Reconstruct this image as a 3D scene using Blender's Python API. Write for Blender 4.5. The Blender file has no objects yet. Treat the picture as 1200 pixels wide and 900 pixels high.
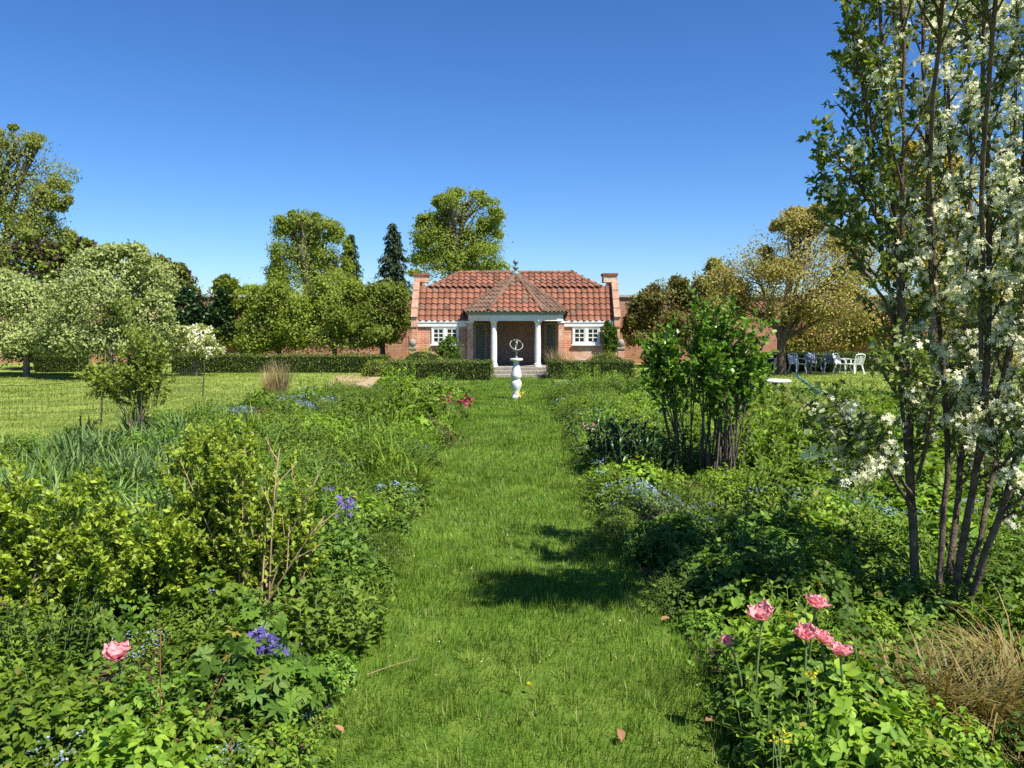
import bpy, bmesh, math
import numpy as np
from math import radians, sin, cos, pi
from mathutils import Vector, Matrix

S = bpy.context.scene
COL = S.collection
# ------------------------------------------------------------------ camera, sky, sun, exposure
CAM_H = 1.9
FPX = 960.0
PITCH = math.atan(75.0 / FPX)
cam = bpy.data.cameras.new("camera")
cam.sensor_width = 36.0
cam.lens = 28.8
cam.clip_start = 0.05
cam.clip_end = 2000
camo = bpy.data.objects.new("camera", cam)
camo.location = (0, 0, CAM_H)
camo.rotation_euler = (pi / 2 - PITCH, 0, 0)
COL.objects.link(camo)
S.camera = camo

SUN_EL = radians(57.5)
SUN_AZ = radians(133)      # clockwise from +Y: over the right shoulder
W = bpy.data.worlds.new("World")
S.world = W
W.use_nodes = True
nt = W.node_tree
nt.nodes.clear()
sky = nt.nodes.new("ShaderNodeTexSky")
sky.sky_type = 'NISHITA'
sky.sun_disc = False
sky.sun_elevation = SUN_EL
sky.sun_rotation = SUN_AZ
sky.altitude = 300
sky.air_density = 1.0
sky.dust_density = 0.15
sky.ozone_density = 3.0
hsv = nt.nodes.new("ShaderNodeHueSaturation")
hsv.inputs["Hue"].default_value = 0.495
hsv.inputs["Saturation"].default_value = 1.12
hsv.inputs["Value"].default_value = 1.0
bg = nt.nodes.new("ShaderNodeBackground")
bg.inputs["Strength"].default_value = 0.053
wo = nt.nodes.new("ShaderNodeOutputWorld")
nt.links.new(sky.outputs[0], hsv.inputs["Color"])
tintn = nt.nodes.new("ShaderNodeMix"); tintn.data_type = 'RGBA'; tintn.blend_type = 'MULTIPLY'
tintn.inputs[0].default_value = 1.0
tintn.inputs[7].default_value = (0.66, 0.84, 1.16, 1)
gam = nt.nodes.new("ShaderNodeGamma"); gam.inputs["Gamma"].default_value = 1.16
nt.links.new(hsv.outputs[0], gam.inputs[0])
nt.links.new(gam.outputs[0], tintn.inputs[6])
nt.links.new(tintn.outputs[2], bg.inputs[0])
nt.links.new(bg.outputs[0], wo.inputs[0])

sl = bpy.data.lights.new("sun", 'SUN')
sl.energy = 4.8
sl.angle = radians(0.53)
sl.color = (1.0, 0.95, 0.86)
so = bpy.data.objects.new("sun", sl)
to_sun = Vector((sin(SUN_AZ) * cos(SUN_EL), cos(SUN_AZ) * cos(SUN_EL), sin(SUN_EL)))
so.rotation_euler = to_sun.to_track_quat('Z', 'Y').to_euler()
so.location = (10, -10, 20)
COL.objects.link(so)

vs = S.view_settings
vs.view_transform = 'Standard'
vs.look = 'None'
vs.exposure = 0.94
vs.gamma = 1.0
vs.use_curve_mapping = False
S.render.engine = 'CYCLES'
S.cycles.use_denoising = False
S.cycles.max_bounces = 6
S.cycles.diffuse_bounces = 3
S.cycles.glossy_bounces = 2
S.cycles.transmission_bounces = 3
S.cycles.transparent_max_bounces = 6

import zlib
rng = np.random.default_rng(11)
def reseed(txt):
    """each thing draws its own chance, so changing one leaves the others alone"""
    global rng
    rng = np.random.default_rng(zlib.crc32(txt.encode()))

# ------------------------------------------------------------------ layout helpers
def ray(px, py):
    cx = (px - 600) / FPX
    cy = (450 - py) / FPX
    return np.array([cx, cos(PITCH) + cy * sin(PITCH), -sin(PITCH) + cy * cos(PITCH)])

def G(px, py, z=0.0):
    d = ray(px, py)
    t = (z - CAM_H) / d[2]
    return np.array([0, 0, CAM_H]) + d * t

def A(px, py, Y):
    d = ray(px, py)
    return np.array([0, 0, CAM_H]) + d * (Y / d[1])

def proj(P):
    P = np.asarray(P, float)
    y = P[..., 1]; z = P[..., 2] - CAM_H
    f = y * cos(PITCH) - z * sin(PITCH)
    u = y * sin(PITCH) + z * cos(PITCH)
    return 600 + FPX * P[..., 0] / f, 450 - FPX * u / f

# ------------------------------------------------------------------ object helpers
def tag(o, label=None, cat=None, group=None, kind=None):
    if label: o["label"] = label
    if cat: o["category"] = cat
    if group: o["group"] = group
    if kind: o["kind"] = kind
    return o

def thing(name, label, cat, loc=(0, 0, 0), rz=0.0, group=None):
    o = bpy.data.objects.new(name, None)
    o.empty_display_size = 0.1
    COL.objects.link(o)
    o.location = [float(v) for v in loc]
    o.rotation_euler = (0, 0, rz)
    return tag(o, label, cat, group)

def link(name, me, parent=None):
    o = bpy.data.objects.new(name, me)
    COL.objects.link(o)
    if parent is not None: o.parent = parent
    return o

def copy_tree(o, parent=None):
    c = o.copy()
    COL.objects.link(c)
    c.parent = parent
    for ch in o.children:
        copy_tree(ch, c)
    return c

def np_mesh(name, V, F, mats, midx=None, smooth=False):
    """triangle mesh from numpy arrays"""
    V = np.ascontiguousarray(V, dtype=np.float32)
    F = np.ascontiguousarray(F, dtype=np.int32)
    me = bpy.data.meshes.new(name)
    me.vertices.add(len(V)); me.vertices.foreach_set("co", V.ravel())
    me.loops.add(F.size); me.loops.foreach_set("vertex_index", F.ravel())
    me.polygons.add(len(F))
    me.polygons.foreach_set("loop_start", np.arange(0, F.size, 3, dtype=np.int32))
    for m in (mats if isinstance(mats, (list, tuple)) else [mats]):
        me.materials.append(m)
    if midx is not None:
        me.polygons.foreach_set("material_index", np.ascontiguousarray(midx, dtype=np.int32))
    if smooth:
        me.polygons.foreach_set("use_smooth", np.ones(len(F), dtype=bool))
    me.update()
    me.validate()
    return me

class MB:
    """bmesh style builder with boxes, lathes, tubes and prisms"""
    def __init__(s): s.v = []; s.f = []
    def poly(s, pts, faces):
        b = len(s.v)
        s.v += [tuple(float(c) for c in p) for p in pts]
        s.f += [tuple(b + i for i in f) for f in faces]
        return s
    def box(s, x0, x1, y0, y1, z0, z1):
        return s.poly([(x0,y0,z0),(x1,y0,z0),(x1,y1,z0),(x0,y1,z0),(x0,y0,z1),(x1,y0,z1),(x1,y1,z1),(x0,y1,z1)],
            [(0,3,2,1),(4,5,6,7),(0,1,5,4),(1,2,6,5),(2,3,7,6),(3,0,4,7)])
    def obox(s, a, b, w, h, up=(0,0,1)):
        """oriented box bar from a to b"""
        a = Vector(a); b = Vector(b); d = (b - a).normalized()
        u = Vector(up)
        sd = d.cross(u)
        if sd.length < 1e-4: sd = d.cross(Vector((1,0,0)))
        sd.normalize(); u = sd.cross(d)
        P = []
        for c in (a, b):
            for (i, j) in ((-1,-1),(1,-1),(1,1),(-1,1)):
                P.append(c + sd*(i*w/2) + u*(j*h/2))
        return s.poly(P, [(3,2,1,0),(4,5,6,7),(0,1,5,4),(1,2,6,5),(2,3,7,6),(3,0,4,7)])
    def lathe(s, prof, n=16, c=(0,0,0)):
        b = len(s.v)
        for (r, z) in prof:
            for k in range(n):
                a = 2*pi*k/n
                s.v.append((c[0]+r*cos(a), c[1]+r*sin(a), c[2]+z))
        m = len(prof)
        for i in range(m-1):
            for k in range(n):
                k2 = (k+1) % n
                s.f.append((b+i*n+k, b+i*n+k2, b+(i+1)*n+k2, b+(i+1)*n+k))
        s.f.append(tuple(b+k for k in reversed(range(n))))
        s.f.append(tuple(b+(m-1)*n+k for k in range(n)))
        return s
    def tube(s, pts, rad, n=6):
        V, F = tube(pts, rad, n)
        return s.poly(V, [tuple(f) for f in F])
    def prism(s, poly, z0, z1):
        n = len(poly)
        P = [(x,y,z0) for x,y in poly] + [(x,y,z1) for x,y in poly]
        return s.poly(P, [tuple(reversed(range(n))), tuple(range(n,2*n))] + [(i,(i+1)%n,n+(i+1)%n,n+i) for i in range(n)])
    def mesh(s, name, mat, smooth=False, bevel=0):
        me = bpy.data.meshes.new(name)
        me.from_pydata(s.v, [], s.f)
        bm = bmesh.new(); bm.from_mesh(me)
        bmesh.ops.recalc_face_normals(bm, faces=bm.faces)
        if bevel:
            bmesh.ops.bevel(bm, geom=bm.edges[:], offset=bevel, segments=1, affect='EDGES')
        bm.to_mesh(me); bm.free()
        me.materials.append(mat)
        if smooth:
            me.polygons.foreach_set("use_smooth", np.ones(len(me.polygons), dtype=bool))
        me.update()
        return me
    def build(s, name, mat, parent=None, smooth=False, bevel=0):
        return link(name, s.mesh(name, mat, smooth, bevel), parent)

def tube(pts, rad, n=5):
    """tapered tube, triangles, ends closed by a cone point at the tip"""
    P = np.asarray(pts, float); m = len(P)
    rad = np.broadcast_to(np.asarray(rad, float), (m,)) if np.ndim(rad) else np.full(m, rad)
    T = np.gradient(P, axis=0)
    T /= np.linalg.norm(T, axis=1, keepdims=True) + 1e-9
    ref = np.array([1.0, 0.13, 0.07]) if abs(T[0][2]) > 0.7 else np.array([0, 0, 1.0])
    A1 = np.cross(T, ref); A1 /= np.linalg.norm(A1, axis=1, keepdims=True) + 1e-9
    A2 = np.cross(T, A1)
    ang = np.arange(n) * 2 * pi / n
    V = P[:, None] + rad[:, None, None] * (np.cos(ang)[None, :, None] * A1[:, None] + np.sin(ang)[None, :, None] * A2[:, None])
    V = V.reshape(-1, 3)
    i = np.arange(m - 1)[:, None]; k = np.arange(n)[None, :]; k2 = (k + 1) % n
    a = i*n+k; b = i*n+k2; c = (i+1)*n+k2; d = (i+1)*n+k
    F = np.concatenate([np.stack([a,b,c],-1).reshape(-1,3), np.stack([a,c,d],-1).reshape(-1,3)])
    V = np.concatenate([V, P[-1:] + T[-1:]*rad[-1]])
    tip = len(V)-1
    cap = np.stack([(m-1)*n+np.arange(n), (m-1)*n+(np.arange(n)+1)%n, np.full(n, tip)], -1)
    return V, np.concatenate([F, cap])

def join(parts):
    Vs, Fs, o = [], [], 0
    for V, F in parts:
        Vs.append(V); Fs.append(np.asarray(F) + o); o += len(V)
    return np.concatenate(Vs), np.concatenate(Fs)

# ------------------------------------------------------------------ materials
def mat_new(name):
    m = bpy.data.materials.new(name)
    m.use_nodes = True
    m.node_tree.nodes.clear()
    return m, m.node_tree.nodes, m.node_tree.links

def ramp(N, cols, pos=None):
    r = N.new("ShaderNodeValToRGB")
    n = len(cols)
    while len(r.color_ramp.elements) < n: r.color_ramp.elements.new(0.5)
    for i, c in enumerate(cols):
        r.color_ramp.elements[i].position = pos[i] if pos else i/(n-1)
        r.color_ramp.elements[i].color = (*c, 1)
    return r

def leaf_mat(name, cols, trans=0.3, rough=0.55, spec=0.25, objvar=0.38, noise=0.0, nscale=1.2, yell=0.0, tint=(1.25,1.15,0.5)):
    m, N, L = mat_new(name)
    g = N.new("ShaderNodeNewGeometry")
    r = ramp(N, cols)
    L.new(g.outputs["Random Per Island"], r.inputs[0])
    oi = N.new("ShaderNodeObjectInfo")
    mr = N.new("ShaderNodeMapRange")
    mr.inputs[3].default_value = 1-objvar; mr.inputs[4].default_value = 1+objvar
    L.new(oi.outputs["Random"], mr.inputs[0])
    v = N.new("ShaderNodeHueSaturation")
    if yell:
        m7 = N.new("ShaderNodeMath"); m7.operation = 'MULTIPLY'; m7.inputs[1].default_value = 17.31
        L.new(g.outputs["Random Per Island"], m7.inputs[0])
        fr7 = N.new("ShaderNodeMath"); fr7.operation = 'FRACT'; L.new(m7.outputs[0], fr7.inputs[0])
        gt = N.new("ShaderNodeMath"); gt.operation = 'GREATER_THAN'; gt.inputs[1].default_value = 1-yell
        L.new(fr7.outputs[0], gt.inputs[0])
        my = N.new("ShaderNodeMix"); my.data_type = 'RGBA'
        L.new(gt.outputs[0], my.inputs[0]); L.new(r.outputs[0], my.inputs[6]); my.inputs[7].default_value = (.25,.24,.045,1)
        L.new(my.outputs[2], v.inputs["Color"])
    else:
        L.new(r.outputs[0], v.inputs["Color"])
    last = mr.outputs[0]
    if noise:
        tc = N.new("ShaderNodeTexCoord")
        no = N.new("ShaderNodeTexNoise"); no.inputs["Scale"].default_value = nscale; no.inputs["Detail"].default_value = 3
        L.new(tc.outputs["Object"], no.inputs["Vector"])
        m2 = N.new("ShaderNodeMapRange")
        m2.inputs[1].default_value = 0.3; m2.inputs[2].default_value = 0.7
        m2.inputs[3].default_value = 1-noise; m2.inputs[4].default_value = 1+noise
        L.new(no.outputs[0], m2.inputs[0])
        mu = N.new("ShaderNodeMath"); mu.operation = 'MULTIPLY'
        L.new(last, mu.inputs[0]); L.new(m2.outputs[0], mu.inputs[1])
        last = mu.outputs[0]
    L.new(last, v.inputs["Value"])
    p = N.new("ShaderNodeBsdfPrincipled")
    p.inputs["Roughness"].default_value = rough
    p.inputs["Specular IOR Level"].default_value = spec
    L.new(v.outputs[0], p.inputs["Base Color"])
    o = N.new("ShaderNodeOutputMaterial")
    if trans:
        t = N.new("ShaderNodeBsdfTranslucent")
        mm = N.new("ShaderNodeMix"); mm.data_type = 'RGBA'; mm.blend_type = 'MULTIPLY'
        mm.inputs[0].default_value = 1
        mm.inputs[7].default_value = (*tint, 1)
        L.new(v.outputs[0], mm.inputs[6]); L.new(mm.outputs[2], t.inputs[0])
        mx = N.new("ShaderNodeMixShader"); mx.inputs[0].default_value = trans
        L.new(p.outputs[0], mx.inputs[1]); L.new(t.outputs[0], mx.inputs[2])
        L.new(mx.outputs[0], o.inputs[0])
    else:
        L.new(p.outputs[0], o.inputs[0])
    return m

def solid_mat(name, c1, c2=None, scale=6.0, rough=0.7, spec=0.3, bump=0.0, bscale=40.0, objvar=0.0, pos=(0.35,0.65), metal=0.0, coord="Object"):
    m, N, L = mat_new(name)
    p = N.new("ShaderNodeBsdfPrincipled")
    p.inputs["Roughness"].default_value = rough
    p.inputs["Specular IOR Level"].default_value = spec
    p.inputs["Metallic"].default_value = metal
    o = N.new("ShaderNodeOutputMaterial")
    L.new(p.outputs[0], o.inputs[0])
    tc = N.new("ShaderNodeTexCoord")
    no = N.new("ShaderNodeTexNoise"); no.inputs["Scale"].default_value = scale; no.inputs["Detail"].default_value = 6
    no.inputs["Roughness"].default_value = 0.65
    L.new(tc.outputs[coord], no.inputs["Vector"])
    r = ramp(N, [c1, c2 or c1], list(pos))
    L.new(no.outputs[0], r.inputs[0])
    last = r.outputs[0]
    if objvar:
        oi = N.new("ShaderNodeObjectInfo"); gi = N.new("ShaderNodeNewGeometry")
        av = N.new("ShaderNodeMath"); av.operation = 'ADD'
        L.new(oi.outputs["Random"], av.inputs[0]); L.new(gi.outputs["Random Per Island"], av.inputs[1])
        fr_ = N.new("ShaderNodeMath"); fr_.operation = 'FRACT'; L.new(av.outputs[0], fr_.inputs[0])
        mr = N.new("ShaderNodeMapRange"); mr.inputs[3].default_value = 1-objvar; mr.inputs[4].default_value = 1+objvar
        L.new(fr_.outputs[0], mr.inputs[0])
        h = N.new("ShaderNodeHueSaturation")
        L.new(last, h.inputs["Color"]); L.new(mr.outputs[0], h.inputs["Value"])
        last = h.outputs[0]
    L.new(last, p.inputs["Base Color"])
    if bump:
        n2 = N.new("ShaderNodeTexNoise"); n2.inputs["Scale"].default_value = bscale; n2.inputs["Detail"].default_value = 4
        L.new(tc.outputs[coord], n2.inputs["Vector"])
        b = N.new("ShaderNodeBump"); b.inputs["Strength"].default_value = bump; b.inputs["Distance"].default_value = 0.02
        L.new(n2.outputs[0], b.inputs["Height"]); L.new(b.outputs[0], p.inputs["Normal"])
    return m

def brick_mat(name, c1, c2, mortar, pale, dark, pale_amt=0.5):
    m, N, L = mat_new(name)
    p = N.new("ShaderNodeBsdfPrincipled"); p.inputs["Roughness"].default_value = 0.9
    p.inputs["Specular IOR Level"].default_value = 0.15
    o = N.new("ShaderNodeOutputMaterial"); L.new(p.outputs[0], o.inputs[0])
    tc = N.new("ShaderNodeTexCoord")
    sp = N.new("ShaderNodeSeparateXYZ"); L.new(tc.outputs["Object"], sp.inputs[0])
    ad = N.new("ShaderNodeMath"); ad.operation = 'ADD'
    L.new(sp.outputs[0], ad.inputs[0]); L.new(sp.outputs[1], ad.inputs[1])
    cb = N.new("ShaderNodeCombineXYZ"); L.new(ad.outputs[0], cb.inputs[0]); L.new(sp.outputs[2], cb.inputs[1])
    b = N.new("ShaderNodeTexBrick")
    b.inputs["Color1"].default_value = (*c1, 1); b.inputs["Color2"].default_value = (*c2, 1)
    b.inputs["Mortar"].default_value = (*mortar, 1)
    b.inputs["Scale"].default_value = 1.0
    b.inputs["Mortar Size"].default_value = 0.008
    b.inputs["Mortar Smooth"].default_value = 0.3
    b.inputs["Bias"].default_value = -0.1
    b.inputs["Brick Width"].default_value = 0.225
    b.inputs["Row Height"].default_value = 0.075
    L.new(cb.outputs[0], b.inputs["Vector"])
    def blot(col_in, colour, scale, lo, hi, amt):
        n = N.new("ShaderNodeTexNoise"); n.inputs["Scale"].default_value = scale; n.inputs["Detail"].default_value = 7
        n.inputs["Roughness"].default_value = 0.7
        L.new(tc.outputs["Object"], n.inputs["Vector"])
        mr = N.new("ShaderNodeMapRange"); mr.inputs[1].default_value = lo; mr.inputs[2].default_value = hi; mr.inputs[4].default_value = amt
        L.new(n.outputs[0], mr.inputs[0])
        mx = N.new("ShaderNodeMix"); mx.data_type = 'RGBA'
        L.new(mr.outputs[0], mx.inputs[0]); L.new(col_in, mx.inputs[6]); mx.inputs[7].default_value = (*colour, 1)
        return mx.outputs[2]
    c = blot(b.outputs["Color"], pale, 1.4, 0.46, 0.66, pale_amt)
    c = blot(c, dark, 3.1, 0.55, 0.75, 0.6)
    L.new(c, p.inputs["Base Color"])
    bp = N.new("ShaderNodeBump"); bp.inputs["Strength"].default_value = 0.5; bp.inputs["Distance"].default_value = 0.01; bp.invert = True
    L.new(b.outputs["Fac"], bp.inputs["Height"]); L.new(bp.outputs[0], p.inputs["Normal"])
    return m

M = {}
M["brick"] = brick_mat("house_brick", (.47,.155,.08), (.64,.30,.16), (.64,.52,.40), (.76,.64,.52), (.24,.105,.065), 0.8)
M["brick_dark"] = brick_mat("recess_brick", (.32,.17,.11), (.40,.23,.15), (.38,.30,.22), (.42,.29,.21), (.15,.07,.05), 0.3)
M["wall_brick"] = brick_mat("garden_wall_brick", (.34,.13,.075), (.44,.20,.12), (.42,.32,.23), (.48,.33,.24), (.14,.09,.06), 0.55)
M["tile"] = solid_mat("clay_tile", (.31,.122,.072), (.15,.083,.06), 3.5, .92, .1, .3, 60, .2, (.34,.62))
M["tile_old"] = solid_mat("weathered_clay_tile", (.21,.115,.075), (.13,.095,.07), 9, .9, .1, .3, 60, .25, (.3,.65))
M["white"] = solid_mat("white_paint", (.84,.83,.79), (.70,.68,.62), 4, .45, .4)
M["grey_trim"] = solid_mat("grey_green_trim", (.30,.36,.34), (.24,.29,.27), 6, .5)
M["lead"] = solid_mat("lead_sheet", (.12,.18,.18), (.20,.25,.24), 9, .5)
M["door"] = solid_mat("grey_green_door_paint", (.20,.25,.19), (.15,.19,.145), 4, .5)
M["frame_tan"] = solid_mat("faded_cream_frame", (.45,.38,.27), (.36,.29,.2), 6, .7)
M["coping"] = solid_mat("brick_coping", (.34,.17,.11), (.46,.32,.23), 7, .9, .1, .4, 40)
M["stone"] = solid_mat("pale_stone", (.50,.46,.38), (.36,.33,.27), 9, .85, .2, .3, 50)
M["stone_dark"] = solid_mat("weathered_stone", (.36,.32,.26), (.20,.18,.145), 8, .9, .15, .4, 50)
M["white_stone"] = solid_mat("white_weathered_stone", (.80,.78,.72), (.42,.40,.33), 8, .9, .15, .4, 60, pos=(.45,.74))
M["bronze"] = solid_mat("grey_bronze", (.13,.15,.14), (.22,.22,.19), 20, .45, .5, metal=.6)
M["plastic_white"] = solid_mat("white_plastic", (.80,.80,.79), (.74,.74,.72), 5, .4, .5)
M["plastic_shaded"] = solid_mat("shaded_white_plastic", (.22,.25,.30), (.18,.2,.25), 5, .4, .5)  # darkened white plastic: the shade on these chairs is put into the colour
M["teal"] = solid_mat("teal_paint", (.10,.22,.21), (.07,.17,.16), 8, .5)
M["wood_dark"] = solid_mat("dark_wood", (.06,.045,.03), (.10,.075,.05), 14, .8, .2, .4, 60)
M["wire"] = solid_mat("black_net", (.02,.02,.02), (.03,.03,.025), 14, .7)
M["soil"] = solid_mat("bed_soil", (.055,.038,.024), (.10,.07,.042), 12, .95, .1, .8, 40)
M["gravel"] = solid_mat("tan_gravel", (.42,.31,.19), (.30,.22,.13), 30, .95, .1, .6, 90)
m, N, L = mat_new("window_glass")
p = N.new("ShaderNodeBsdfPrincipled"); p.inputs["Base Color"].default_value = (.015,.018,.02,1)
p.inputs["Roughness"].default_value = .06; p.inputs["Specular IOR Level"].default_value = .5
o = N.new("ShaderNodeOutputMaterial"); L.new(p.outputs[0], o.inputs[0])
M["glass"] = m
# barks
M["bark"] = solid_mat("brown_bark", (.085,.065,.05), (.17,.14,.11), 14, .9, .15, .7, 60)
M["bark_grey"] = solid_mat("grey_bark", (.13,.11,.09), (.26,.23,.19), 12, .9, .15, .7, 50)
M["bark_dark"] = solid_mat("dark_bark", (.06,.042,.03), (.17,.125,.09), 16, .85, .2, .6, 60)
M["twig_tan"] = solid_mat("tan_twig", (.42,.31,.17), (.28,.20,.11), 14, .8)
M["stem_green"] = solid_mat("green_stem", (.10,.17,.05), (.14,.20,.06), 8, .6)
M["stem_brown"] = solid_mat("rusty_stem", (.20,.09,.035), (.30,.14,.05), 12, .8)

# ------------------------------------------------------------------ ground
def lawn_material():
    m, N, L = mat_new("mown_lawn")
    p = N.new("ShaderNodeBsdfPrincipled"); p.inputs["Roughness"].default_value = .9; p.inputs["Specular IOR Level"].default_value = .1
    o = N.new("ShaderNodeOutputMaterial"); L.new(p.outputs[0], o.inputs[0])
    tc = N.new("ShaderNodeTexCoord")
    n1 = N.new("ShaderNodeTexNoise"); n1.inputs["Scale"].default_value = 1.3; n1.inputs["Detail"].default_value = 8; n1.inputs["Roughness"].default_value = .7
    L.new(tc.outputs["Object"], n1.inputs["Vector"])
    r = ramp(N, [(.13,.19,.03), (.20,.265,.05), (.27,.32,.075)], [.3,.5,.72])
    L.new(n1.outputs[0], r.inputs[0])
    mp = N.new("ShaderNodeMapping"); mp.inputs["Scale"].default_value = (.25, 3.2, 1); mp.inputs["Rotation"].default_value = (0,0,radians(8))
    L.new(tc.outputs["Object"], mp.inputs[0])
    n2 = N.new("ShaderNodeTexNoise"); n2.inputs["Scale"].default_value = .6; n2.inputs["Detail"].default_value = 3
    L.new(mp.outputs[0], n2.inputs["Vector"])
    mr = N.new("ShaderNodeMapRange"); mr.inputs[1].default_value=.35; mr.inputs[2].default_value=.65; mr.inputs[3].default_value = .78; mr.inputs[4].default_value = 1.2
    L.new(n2.outputs[0], mr.inputs[0])
    h = N.new("ShaderNodeHueSaturation"); L.new(r.outputs[0], h.inputs["Color"]); L.new(mr.outputs[0], h.inputs["Value"])
    L.new(h.outputs[0], p.inputs["Base Color"])
    n3 = N.new("ShaderNodeTexNoise"); n3.inputs["Scale"].default_value = 60; n3.inputs["Detail"].default_value = 3
    L.new(tc.outputs["Object"], n3.inputs["Vector"])
    b = N.new("ShaderNodeBump"); b.inputs["Strength"].default_value = .8; b.inputs["Distance"].default_value = .03
    L.new(n3.outputs[0], b.inputs["Height"]); L.new(b.outputs[0], p.inputs["Normal"])
    return m
M["lawn"] = lawn_material()
def sheet(name, poly, z, mat, label, cat):
    me = bpy.data.meshes.new(name)
    me.from_pydata([(x, y, z) for x, y in poly], [], [tuple(range(len(poly)))])
    me.materials.append(mat)
    return tag(link(name, me), label, cat, kind="structure")
sheet("lawn", [(-600,-300),(600,-300),(600,900),(-600,900)], 0, M["lawn"], "mown green lawn spreading through the walled garden", "lawn")

LEFT_BED = [(-.92,1.5),(-.90,4.0),(-.93,6.5),(-.98,9),(-1.05,11),(-1.0,14),(-1.02,17),(-1.1,19.5),(-1.6,21),(-3.2,22.2),(-5.2,22.0),(-5.9,19),(-6.2,15),(-6.9,12),(-8.6,11.2),(-12,10.6),(-12,1.5)]
RIGHT_BED = [(.98,1.5),(1.06,3.6),(1.02,5),(.92,7),(.88,9),(.98,10.5),(.92,13),(.95,16),(1.0,20),(1.1,23.8),(3.6,24),(4.6,21),(6.0,18.5),(8.2,16.6),(12,15.5),(14,12),(14,1.5)]
def bed(name, poly, label):
    # raised soil: a gently domed sheet
    me = bpy.data.meshes.new(name)
    bm = bmesh.new()
    vs_ = [bm.verts.new((x, y, .004)) for x, y in poly]
    bm.faces.new(vs_)
    bmesh.ops.triangulate(bm, faces=bm.faces[:])
    r = bmesh.ops.inset_region(bm, faces=bm.faces[:], thickness=.14, depth=0)
    inner = set(bm.verts) - set(vs_)
    for v in inner: v.co.z = .05
    bm.to_mesh(me); bm.free()
    me.materials.append(M["soil"])
    return tag(link(name, me), label, "flower bed", kind="structure")
M["path_turf"] = solid_mat("path_turf", (.055,.11,.014), (.14,.20,.032), 5, .95, .05, .7, 70, pos=(.32,.7))
sheet("grass_path", [(-.8,-6),(.9,-6)] + [(x+.12,y) for x,y in RIGHT_BED[:10]] + [(1.1,26.9),(-1.1,26.9)] + [(x-.12,y) for x,y in LEFT_BED[8::-1]], .002, M["path_turf"], "straight green grass path running to the sundial and pavilion", "path")
bed("flower_bed", LEFT_BED, "dark soil of the border west of the grass path")
bed("flower_bed", RIGHT_BED, "dark soil of the border under the blossom tree")
sheet("gravel_path", [(-5.1,22.9),(-1.5,22.9),(-1.3,24.7),(-4.2,24.9),(-4.4,28),(-6.0,28),(-5.6,24.8)], .006, M["gravel"], "tan gravel path in front of the clipped box hedge", "path")

def in_poly(x, y, poly):
    x = np.asarray(x); y = np.asarray(y)
    c = np.zeros(x.shape, bool)
    n = len(poly)
    for i in range(n):
        x1, y1 = poly[i]; x2, y2 = poly[(i+1) % n]
        if y1 == y2: continue
        t = ((y1 > y) != (y2 > y)) & (x < (x2-x1)*(y-y1)/(y2-y1)+x1)
        c ^= t
    return c

# ------------------------------------------------------------------ garden wall
gw = thing("garden_wall", "weathered red brick garden wall behind the pavilion", "wall", (0, 36.4, 0))
MB().box(-32,32,-.22,.22,-.1,2.9).build("wall", M["wall_brick"], gw)
mb = MB()
x = -32
while x < 32:
    mb.box(x, min(x+.58,32), -.3,.3, 2.902, 3.0); x += .6
mb.build("coping", M["stone"], gw)
for sx in (-1, 1):
    sw = thing("garden_wall", "brick side wall closing the garden %s" % ("beyond the pale weeping trees" if sx < 0 else "beyond the blossom tree"), "wall", (sx*32, 0, 0))
    MB().box(-.22,.22,-8,36.17,-.1,2.9).build("wall", M["wall_brick"], sw)
    MB().box(-.3,.3,-8,36.09,2.902,3.0).build("coping", M["stone"], sw)

# ------------------------------------------------------------------ pavilion
CX, YW = 0.13, 29.0
PV = thing("garden_pavilion", "small red brick garden pavilion with pantile roof and columned white portico", "pavilion", (CX, YW, 0))
def hb(): return MB()
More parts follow.
